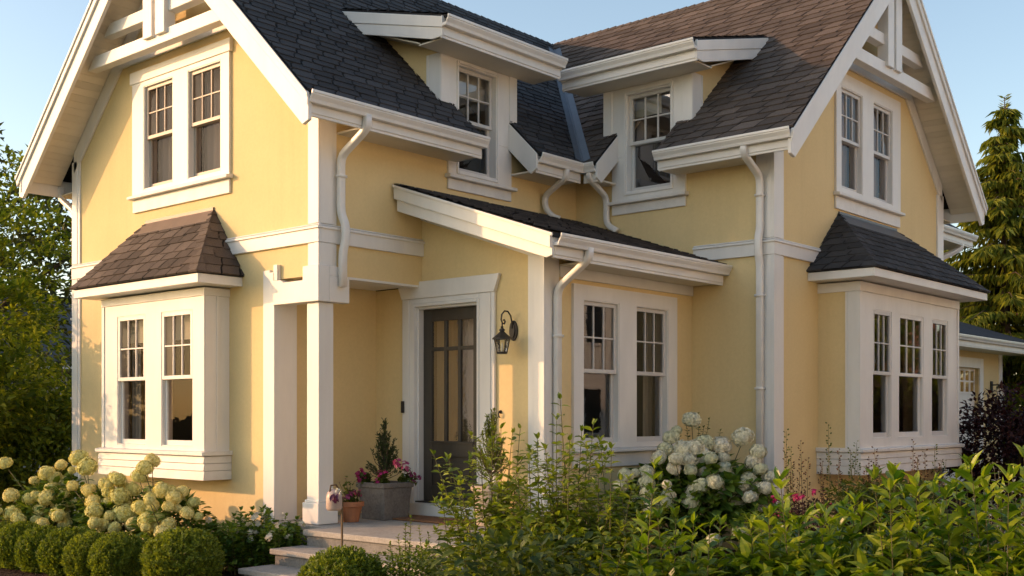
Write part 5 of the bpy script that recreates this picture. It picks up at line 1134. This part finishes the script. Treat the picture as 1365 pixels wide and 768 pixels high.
fir('distant fir showing only low behind the garage', 34.5, 5.2, 6.5, 2.6, 4, 22, 7)
tree('leafy_tree', 'dark leafy tree behind the left corner of the house, tip against the sky', 0.6, 10.6, 6.9, 1.2, 2.1, L['tree'], 330, 46, .13, 11, 'leafy trees left of the house', .16)
tree('leafy_tree', 'mid green leafy tree reaching into the picture at the left edge', -0.75, 7.35, 4.1, 0.5, 1.25, L['tree'], 240, 36, .155, 12, 'leafy trees left of the house', .10)
tree('leafy_tree', 'large dark tree far behind at the left edge', 3.5, 16.5, 8.3, 1.0, 3.4, L['far'], 300, 44, .20, 13, 'leafy trees left of the house', .2)
tree('leafy_shrub', 'dark leafy bush filling the gap beside the left wall', 0.35, 6.7, 2.3, 0.2, 0.85, L['tree'], 150, 40, .10, 14, None, .05, 'shrub')
tree('leafy_shrub', 'leafy bush left of the cream hydrangeas throwing dappled shade on the wall', -1.55, 6.25, 3.4, 0.3, 0.85, L['tree'], 85, 36, .13, 15, None, .05, 'shrub')
tree('maple_shrub', 'dark purple leaved maple shrub in front of the garage door', 10.2, -4.1, 2.1, 0.2, 1.15, L['maple'], 190, 40, .10, 16, None, .05, 'shrub')
tree('maple_shrub', 'dark purple leaved shrub at the right edge below the garage lamp', 11.6, -4.9, 2.0, 0.2, 1.2, L['maple'], 170, 40, .10, 17, None, .05, 'shrub')
tree('leafy_tree', 'dark round tree low behind the right bay window', 27, 8.5, 6.0, 0.6, 3.2, L['far'], 200, 44, .22, 18, None, .2)
# across the street: what the panes mirror, with pale houses and road added as bounce
for i, (x, y, H) in enumerate([(30.5, -12.9, 6.5), (36, -13.5, 7.5)]):
    tree('street_tree', 'leafy street tree across the road, mirrored in the window panes', x, y, H, .5, H * .36, L['shrub'], 150, 36, .30, 30 + i, 'street trees across the road', .22)

def unseen_street_house(label, x0, x1, y, h, mat):
    """unseen house across the road (facing +y); cream fronts added to bounce sunlight, all mirrored in panes"""
    t = thing('unseen_street_house', label, 'house', (x0, y, 0), 'houses across the road'); w = x1 - x0; d = 8.0
    q = MB(); q.prism(Fr((0, 0, 0), (1, 0, 0), (0, -1, 0)), [(0, 0), (w, 0), (w, h), (0, h)], 0.0, d); q.build('wall', mat, t)
    q = MB(); q.add([(-.4, .5, h - .1), (w + .4, .5, h - .1), (w + .4, -d - .5, h - .1), (-.4, -d - .5, h - .1), (1.6, -d / 2, h + 2.6), (w - 1.6, -d / 2, h + 2.6)], [(0, 1, 5, 4), (1, 2, 5), (2, 3, 4, 5), (3, 0, 4), (0, 3, 2, 1)]); q.build('roof', M['roof_far'], t)
    F_ = Fr((0, 0, 0), (1, 0, 0), (0, 1, 0)); n = int(w // 2.6)
    for k in range(n):
        for z in (1.0, 3.9):
            if z + 1.5 > h: continue
            if z < 2 and k == n // 2:
                MB().box(F_, w * (k + .5) / n - .5, w * (k + .5) / n + .5, 0.001, .06, .1, 2.3).build('door', M['door'], t); continue
            u = w * (k + .5) / n; q = MB(); q.ring(F_, u - .55, u + .55, z, z + 1.6, .1, .1, .1, 0.001, .06); f = q.build('window', M['white'], t)
            MB().box(F_, u - .45, u + .45, .002, .02, z + .1, z + 1.5).build('pane', M['black_plastic'], f)
rd = MB(); rd.add([(-60, -15.5, 0.006), (60, -15.5, 0.006), (60, -10.6, 0.006), (-60, -10.6, 0.006)], [(0, 1, 2, 3)]); o = rd.build('road', M['bounce_concrete'], recalc=False); o['kind'] = 'structure'  # unseen pale strip, added to bounce sunlight onto the shaded walls
unseen_street_house('cream clapboard house added unseen across the road to bounce sunlight', -12, -1.5, -16, 7.4, M['cream_bounce'])
unseen_street_house('long pale house opposite the porch, added unseen across the road to bounce sunlight', 1, 11, -16, 7.6, M['cream_bounce'])
unseen_street_house('red brick house across the road', 24.5, 47, -18, 6.5, M['brick_far'])
unseen_street_house('cream house beside the brick one, added unseen across the road to bounce sunlight', 13.0, 23.0, -16, 7.4, M['cream_bounce'])

# ------------------------------------------------------------------ garage and neighbour
gr = thing('garage', 'pale yellow garage with low dark roof and windowed white door', 'garage', (19, 0.3, 0))
def lo(mb, name, mat, par, **k):
    o = mb.build(name, mat, None, **k); o.data.transform(Matrix.Translation(-Vector((19, 0.3, 0)))); o.parent = par; return o
FH = Fr((0, 0.3, 0), (1, 0, 0), (0, -1, 0))
o = wall('wall', FH, [(14, 0), (23.1, 0), (23.1, 3.3), (14, 3.3)], [(18.6, 21.4, 0, 2.85)], 0, 0.2, M['stucco'], None); o.data.transform(Matrix.Translation(-Vector((19, 0.3, 0)))); o.parent = gr
lo(MB().box(FW, 14, 14.2, 0.51, 6, 0, 3.3).box(FW, 22.9, 23.1, 0.51, 6, 0, 3.3), 'wall', M['stucco'], gr)
q = MB(); q.box(FH, 18.35, 18.6, 0, .04, 0, 3.1); q.box(FH, 21.4, 21.65, 0, .04, 0, 3.1); q.box(FH, 18.6, 21.4, 0, .04, 2.85, 3.1); q.box(FH, 22.9, 23.13, 0, .03, 0, 3.28); lo(q, 'door_frame', M['white'], gr, bevel=.006)
q = MB(); q.box(FH, 18.6, 21.4, -.14, -.10, 0, 2.2)
for i in range(9): q.box(FH, 18.6 + i * .35 - .03 if i else 18.6, min(21.4, 18.6 + i * .35 + .03), -.13, -.09, 2.2, 2.85)
q.box(FH, 18.6, 21.4, -.131, -.088, 2.2, 2.26); q.box(FH, 18.6, 21.4, -.131, -.088, 2.50, 2.54); q.box(FH, 18.6, 21.4, -.131, -.088, 2.78, 2.849)
for z in (.55, 1.1, 1.65): q.box(FH, 18.6, 21.4, -.101, -.092, z, z + .02)
gd = lo(q, 'garage_door', M['white'], gr, bevel=.006)
q = MB(); q.add([FH(18.6, -.11, 2.2), FH(21.4, -.11, 2.2), FH(21.4, -.11, 2.85), FH(18.6, -.11, 2.85)], [(0, 1, 2, 3)]); lo(q, 'pane', M['glass'], gd, recalc=False)
q = MB(); a = [Vector(p) for p in ((13.4, -.5, 3.52), (24.0, -.5, 3.52), (21.3, 3.2, 4.9), (16, 3.2, 4.9), (24.0, 6.6, 3.52), (13.4, 6.6, 3.52))]
q.add(a, [(0, 1, 2, 3), (1, 4, 2), (4, 5, 3, 2), (5, 0, 3), (0, 5, 4, 1)]); rf = lo(q, 'roof', M['shingle'], gr)
g0 = gutter(None, FH, 13.5, 23.95, .72, 3.38, .14)
g0.data.transform(Matrix.Translation(-Vector((19, 0.3, 0)))); g0.parent = gr
for ch in g0.children: ch.data.transform(Matrix.Translation(-Vector((19, 0.3, 0))))
t = thing('wall_lantern', 'small black lantern on the garage wall at the right edge', 'lantern', (22.3, 0.26, 2.3), 'black wall lanterns')
q = MB(); q.box(FW, -.06, .06, 0, .03, -.05, .25); q.box(FW, -.02, .02, -.2, 0, .14, .17); q.build('bracket', M['iron'], t)
q = MB(); q.lathe((0, -.22, 0), [(.02, .18), (.13, .10), (.12, .08), (.02, .08)], 8); q.lathe((0, -.22, 0), [(.02, -.22), (.08, -.20), (.08, -.17), (.02, -.17)], 8)
for k in range(6): a_ = k * 1.047; q.tube([(.075 * math.cos(a_), -.22 + .075 * math.sin(a_), -.18), (.11 * math.cos(a_), -.22 + .11 * math.sin(a_), .09)], .008, 4)
q.build('lantern_frame', M['iron'], t)
q = MB(); q.lathe((0, -.22, 0), [(.07, -.17), (.10, .08)], 6); q.build('pane', M['lamp_glass'], t, recalc=False)
nb = thing('neighbour_house', 'grey roofed neighbour house half hidden behind the trees at left', 'house', (8.0, 24.5, 0))
q = MB(); q.box(FW, -4, 4, -3, 3, 0, 3.1); q.build('wall', M['siding_far'], nb)
q = MB(); q.add([(-4.5, -3.5, 3.1), (4.5, -3.5, 3.1), (4.5, 3.5, 3.1), (-4.5, 3.5, 3.1), (-4.5, 0, 5.4), (4.5, 0, 5.4)], [(0, 1, 5, 4), (2, 3, 4, 5), (0, 4, 3), (1, 2, 5), (0, 3, 2, 1)]); q.build('roof', M['roof_far'], nb)
q = MB(); q.box(FW, -4.55, 4.55, -3.56, -3.501, 2.98, 3.16); q.build('fascia', M['white'], nb)
q = MB(); q.box(FW, -3.0, -2.0, -3.04, -3.001, 1.2, 2.5); q.build('window', M['black_plastic'], nb)

# ------------------------------------------------------------------ porch things
t = thing('wall_lantern', 'black scrolled lantern on the yellow wall right of the front door', 'lantern', FD(-1.44, 0, 2.61), 'black wall lanterns')
T = Fr((0, 0, 0), (0, 1, 0), (-1, 0, 0))
q = MB(); prof = [(0.0, 0.105), (.7, .075), (1, 0), (.7, -.075), (0, -.105)]
ring = [(0.058 * math.cos(a) , 0.112 * math.sin(a)) for a in np.linspace(0, 6.283, 17)[:-1]]
q.prism(T, ring, 0.0, .022); q.prism(T, [(a * .6, b * .7) for a, b in ring], .022, .035); q.build('back_plate', M['iron'], t, .003)
q = MB(); cx_, cz_ = .115, .115
arc = [T(0, .03, .0), T(0, .045, .06)] + [T(0, .115 + .085 * math.cos(a), .125 + .085 * math.sin(a)) for a in np.linspace(math.radians(200), math.radians(-20), 9)[0:9]]
sp = [T(0, .03, .02), T(0, .038, .09), T(0, .06, .16), T(0, .105, .205), T(0, .160, .205), T(0, .205, .165), T(0, .215, .11), T(0, .195, .07), T(0, .165, .065), T(0, .150, .09), T(0, .162, .112), T(0, .180, .105)]
q.tube(sp, .0095, 6); q.tube([T(0, .197, .075), T(0, .20, .02)], .009, 6)
q.build('scroll_arm', M['iron'], t, smooth=True)
bc = T(0, .20, 0)
q = MB(); q.lathe(bc, [(.004, .045), (.018, .03), (.012, .018), (.03, .005), (.034, -.01), (.022, -.016), (.05, -.045), (.108, -.092), (.110, -.104), (.085, -.106), (.01, -.106)], 12)
q.lathe(bc, [(.01, -.262), (.055, -.262), (.060, -.250), (.055, -.240), (.01, -.240)], 12)
for k in range(6):
    a_ = k * 1.047 + .3; q.tube([bc + Vector((.054 * math.cos(a_), .054 * math.sin(a_), -.245)), bc + Vector((.084 * math.cos(a_), .084 * math.sin(a_), -.104))], .0055, 4)
q.build('lantern_frame', M['iron'], t)
q = MB(); q.lathe(bc, [(.050, -.24), (.079, -.106)], 6); q.build('pane', M['lamp_glass'], t, recalc=False)
q = MB(); q.lathe(bc, [(.004, -.135), (.012, -.155), (.014, -.175), (.010, -.195), (.012, -.197), (.012, -.238), (.004, -.239)], 8); q.build('bulb', M['bulb'], t, smooth=True)
db_ = MB(); db_.box(FD, .245, .295, .0485, .066, 1.71, 1.85); db_.lathe(FD(.27, .066, 1.745), [(.004, -.01), (.014, -.008), (.014, .008), (.004, .01)], 8)
tag(db_.build('doorbell', M['black_plastic'], None, .004), 'small black doorbell button box on the left door casing', 'doorbell')
hk = MB(); hk.tube([FD(-1.245, .0, 1.72), FD(-1.245, .03, 1.725), FD(-1.245, .04, 1.70), FD(-1.245, .03, 1.665), FD(-1.245, .012, 1.66)], .008, 6); hk.lathe(FD(-1.245, .004, 1.72), [(.004, -.02), (.018, -.012), (.018, .012), (.004, .02)], 8)
tag(hk.build('wall_hook', M['iron'], None), 'little dark hook on the sunlit yellow wall below the lantern', 'hook')
mt = MB(); mt.box(FW, .92, 1.40, -1.12, -.02, .502, .522); tag(mt.build('doormat', M['mat'], None, .006), 'rusty brown coir doormat before the front door', 'doormat')

def cone_plant(name, label, x, y, z0, H, R, mat, n, seed, L_=.03, cat='plant'):
    t = thing(name, label, cat, (x, y, z0)); r_ = np.random.default_rng(seed); lv = Leaves(); sm = MB()
    k = 46
    for i in range(k):
        a = r_.random() * 6.28; f = r_.random(); r0 = R * (1 - f) ** .8 * (.6 + .45 * r_.random()); z = H * (.12 + .70 * f)
        p0 = np.array([0, 0, z * .55]); p1 = np.array([r0 * math.cos(a), r0 * math.sin(a), z + H * .18 * (.5 + r_.random() * .6)])
        sm.tube([tuple(p0), tuple((p0 + p1) / 2 + np.array([r0 * .2 * math.cos(a), r0 * .2 * math.sin(a), -.02])), tuple(p1)], [.005, .004, .002], 4, False)
        m = n // k; tt = .25 + .75 * r_.random(m); P = p0 + (p1 - p0) * tt[:, None] + r_.normal(size=(m, 3)) * .006
        A = (p1 - p0) / np.linalg.norm(p1 - p0) * .9 + unit(r_.normal(size=(m, 3))) * .8
        lv.add(P, A, unit(r_.normal(size=(m, 3))), L_ * (.7 + .6 * r_.random(m)), L_ * .34, 'dia', .1, .1)
    sm.tube([(0, 0, 0), (0, 0, H * .85)], [.014, .004], 6)
    lv.build('foliage', mat, t); sm.build('stem', M['bark'], t, recalc=False); return t
# weathered grey square planter with small yew and magenta geraniums
px_, py_ = .98, .02
t = thing('square_planter', 'grey weathered square stone planter left of the front door', 'planter', (px_, py_, .502), 'pots on the landing')
q = MB(); q.lathe((0, 0, 0), [(.185, .0), (.22, .36), (.235, .362), (.235, .42), (.205, .42), (.195, .37), (.02, .37)], sq=(1, 1)); q.build('pot', M['grey_stone_pot'], t, .006)
q = MB(); q.lathe((0, 0, 0), [(.01, .385), (.19, .385), (.19, .371), (.01, .371)], sq=(1, 1)); q.build('soil', M['soil'], t)
cone_plant('yew_plant', 'small dark pointed yew growing in the grey square planter', px_, py_, .88, .78, .22, L['yew'], 2600, 3, .034)
def flowers(label, x, y, z, pts, mat, seed, group):
    t = thing('flowering_plant', label, 'flowers', (x, y, z), group); lv = Leaves(); sm = MB(); rs = random.Random(seed); n = 150
    for (dx, dy, dz, R) in pts: sm.tube([(dx * .2, dy * .2, 0), (dx * .7, dy * .7, dz * .6), (dx, dy, dz)], [.004, .003, .002], 4, False)
    c = [pts[i % len(pts)] for i in range(n)]
    P = np.array([[p[0] * rs.random(), p[1] * rs.random(), p[2] * rs.random() * .9] for p in c]) + rng.normal(size=(n, 3)) * .02; P[:, 2] = np.maximum(P[:, 2], .0)
    lv.add(P, rdir(n) + np.array([0, 0, .4]), np.array([0, 0, 1.0]) + rdir(n) * .4, .05, .04, 'leaf', .25, .1)
    lv.build('foliage', L['lowleaf'], t); sm.build('stem', M['stem'], t, recalc=False)
    petals('blossom', mat, t, pts, (0, 0, 0), .022, 11, seed); return t
flowers('magenta geranium trailing on the left rim of the grey planter', px_ - .13, py_ + .12, .89, [(-.08, .10, .13, .045), (-.05, .03, .11, .04), (-.11, .05, .07, .04), (.0, .13, .15, .04)], L['pinkf'], 5, 'magenta geraniums in the grey planter')
flowers('magenta geranium at the front of the grey planter below the yew', px_ - .14, py_ - .12, .89, [(-.05, -.02, .13, .045), (-.06, .02, .05, .04), (.0, -.04, .15, .035)], L['pinkf'], 6, 'magenta geraniums in the grey planter')
flowers('magenta geranium hanging over the right rim of the grey planter', px_ + .12, py_ - .14, .89, [(.10, -.08, .12, .045), (.05, -.06, .16, .04), (.14, -.06, .06, .04), (.18, -.10, .08, .03)], L['mauve'], 7, 'magenta geraniums in the grey planter')
tx, ty = .47, .02
t = thing('terracotta_pot', 'small terracotta flowerpot beside the porch post', 'flowerpot', (tx, ty, .502), 'pots on the landing')
q = MB(); q.lathe((0, 0, 0), [(.085, 0), (.125, .17), (.145, .172), (.147, .225), (.125, .225), (.118, .18), (.01, .18)], 20); q.build('pot', M['terracotta'], t, .003)
q = MB(); q.lathe((0, 0, 0), [(.01, .20), (.117, .20), (.115, .182), (.01, .182)], 16); q.build('soil', M['soil'], t)
flowers('pink flowered plant with dark leaves in the terracotta pot', tx, ty, .70, [(-.10, -.06, .10, .05), (-.13, .02, .06, .045), (-.06, -.10, .13, .04), (.04, -.10, .12, .04), (-.04, .04, .28, .0), (-.10, .08, .24, .0), (.04, .06, .24, .0)], L['mauve'], 8, None)
rx, ry = 1.20, -1.42
t = thing('pale_planter', 'pale sandstone planter right of the front door, half hidden by shrubs', 'planter', (rx, ry, .502), 'pots on the landing')
q = MB(); q.lathe((0, 0, 0), [(.16, .0), (.20, .37), (.225, .372), (.225, .43), (.195, .43), (.185, .38), (.02, .38)], 20); q.build('pot', M['pale_pot'], t, .005)
cone_plant('conifer_plant', 'bright green pointed conifer growing in the pale planter', rx, ry, .90, .92, .25, L['boxwood'], 3400, 4, .032)

# garden stake with a little ceramic bird feeder
t = thing('garden_stake', 'rusty garden stake with a pale ceramic bell ornament by the steps', 'ornament', (-1.40, -2.02, 0))
q = MB(); q.tube([(0, 0, 0), (0, 0, .98)], .011, 6); q.tube([(0, 0, .93), (-.02, .02, .99), (-.04, .05, 1.0)], .006, 5); q.build('stake', M['rust'], t)
q = MB(); q.lathe((-.045, .05, .86), [(.01, .0), (.062, .0), (.072, .02), (.07, .12), (.06, .155), (.035, .18), (.01, .185)], 16); q.build('bell', M['ceramic'], t, smooth=True)
q = MB(); q.tube([(-.045 - .05, .05, 1.02), (-.075, .06, 1.075), (-.03, .045, 1.08), (.0, .03, 1.03)], .008, 6); q.build('handle', M['rust'], t, smooth=True)
lv = Leaves(); k = 10; lv.add(np.array([-.09, -.005, 1.0]) + rng.normal(size=(k, 3)) * .012, rdir(k) * .5 + np.array([-.2, -.3, -.9]), np.array([-1, -.6, .2]) + rdir(k) * .3, .075, .035, 'leaf', .1, .1); lv.build('petals', L['purple'], t)
lv = Leaves(); k = 14; lv.add(np.array([-.06, .0, 1.02]) + rng.normal(size=(k, 3)) * .02, rdir(k), rdir(k), .03, .028, 'dia', .1, .1); lv.build('blossom', L['whitef'], t)

# lawn blades at the bottom left corner and leaf litter on the mulch: uncountable
lv = Leaves(); n = 5200
P = np.stack([-3.6 + .95 * rng.random(n), 1.2 + 3.2 * rng.random(n), 0 * rng.random(n)], 1)
lv.add(P, np.array([0, 0, 1.0]) + rdir(n) * .5, rdir(n), .05 + .03 * rng.random(n), .007, 'tri'); o = lv.build('grass', L['grass'], None); o['kind'] = 'stuff'; o['label'] = 'short lawn grass along the edge of the bed'
lv = Leaves(); n = 7000
P = np.stack([-3.0 + 2.4 * rng.random(n), -3 + 8 * rng.random(n), .022 + .02 * rng.random(n)], 1)
lv.add(P, rdir(n) * np.array([1, 1, .25]), np.array([0, 0, 1.0]) + rdir(n) * .4, .035 + .03 * rng.random(n), .014, 'dia', .1, .2); o = lv.build('bark_mulch', M['soil'], None); o['kind'] = 'stuff'; o['label'] = 'loose dark bark chips covering the bed'
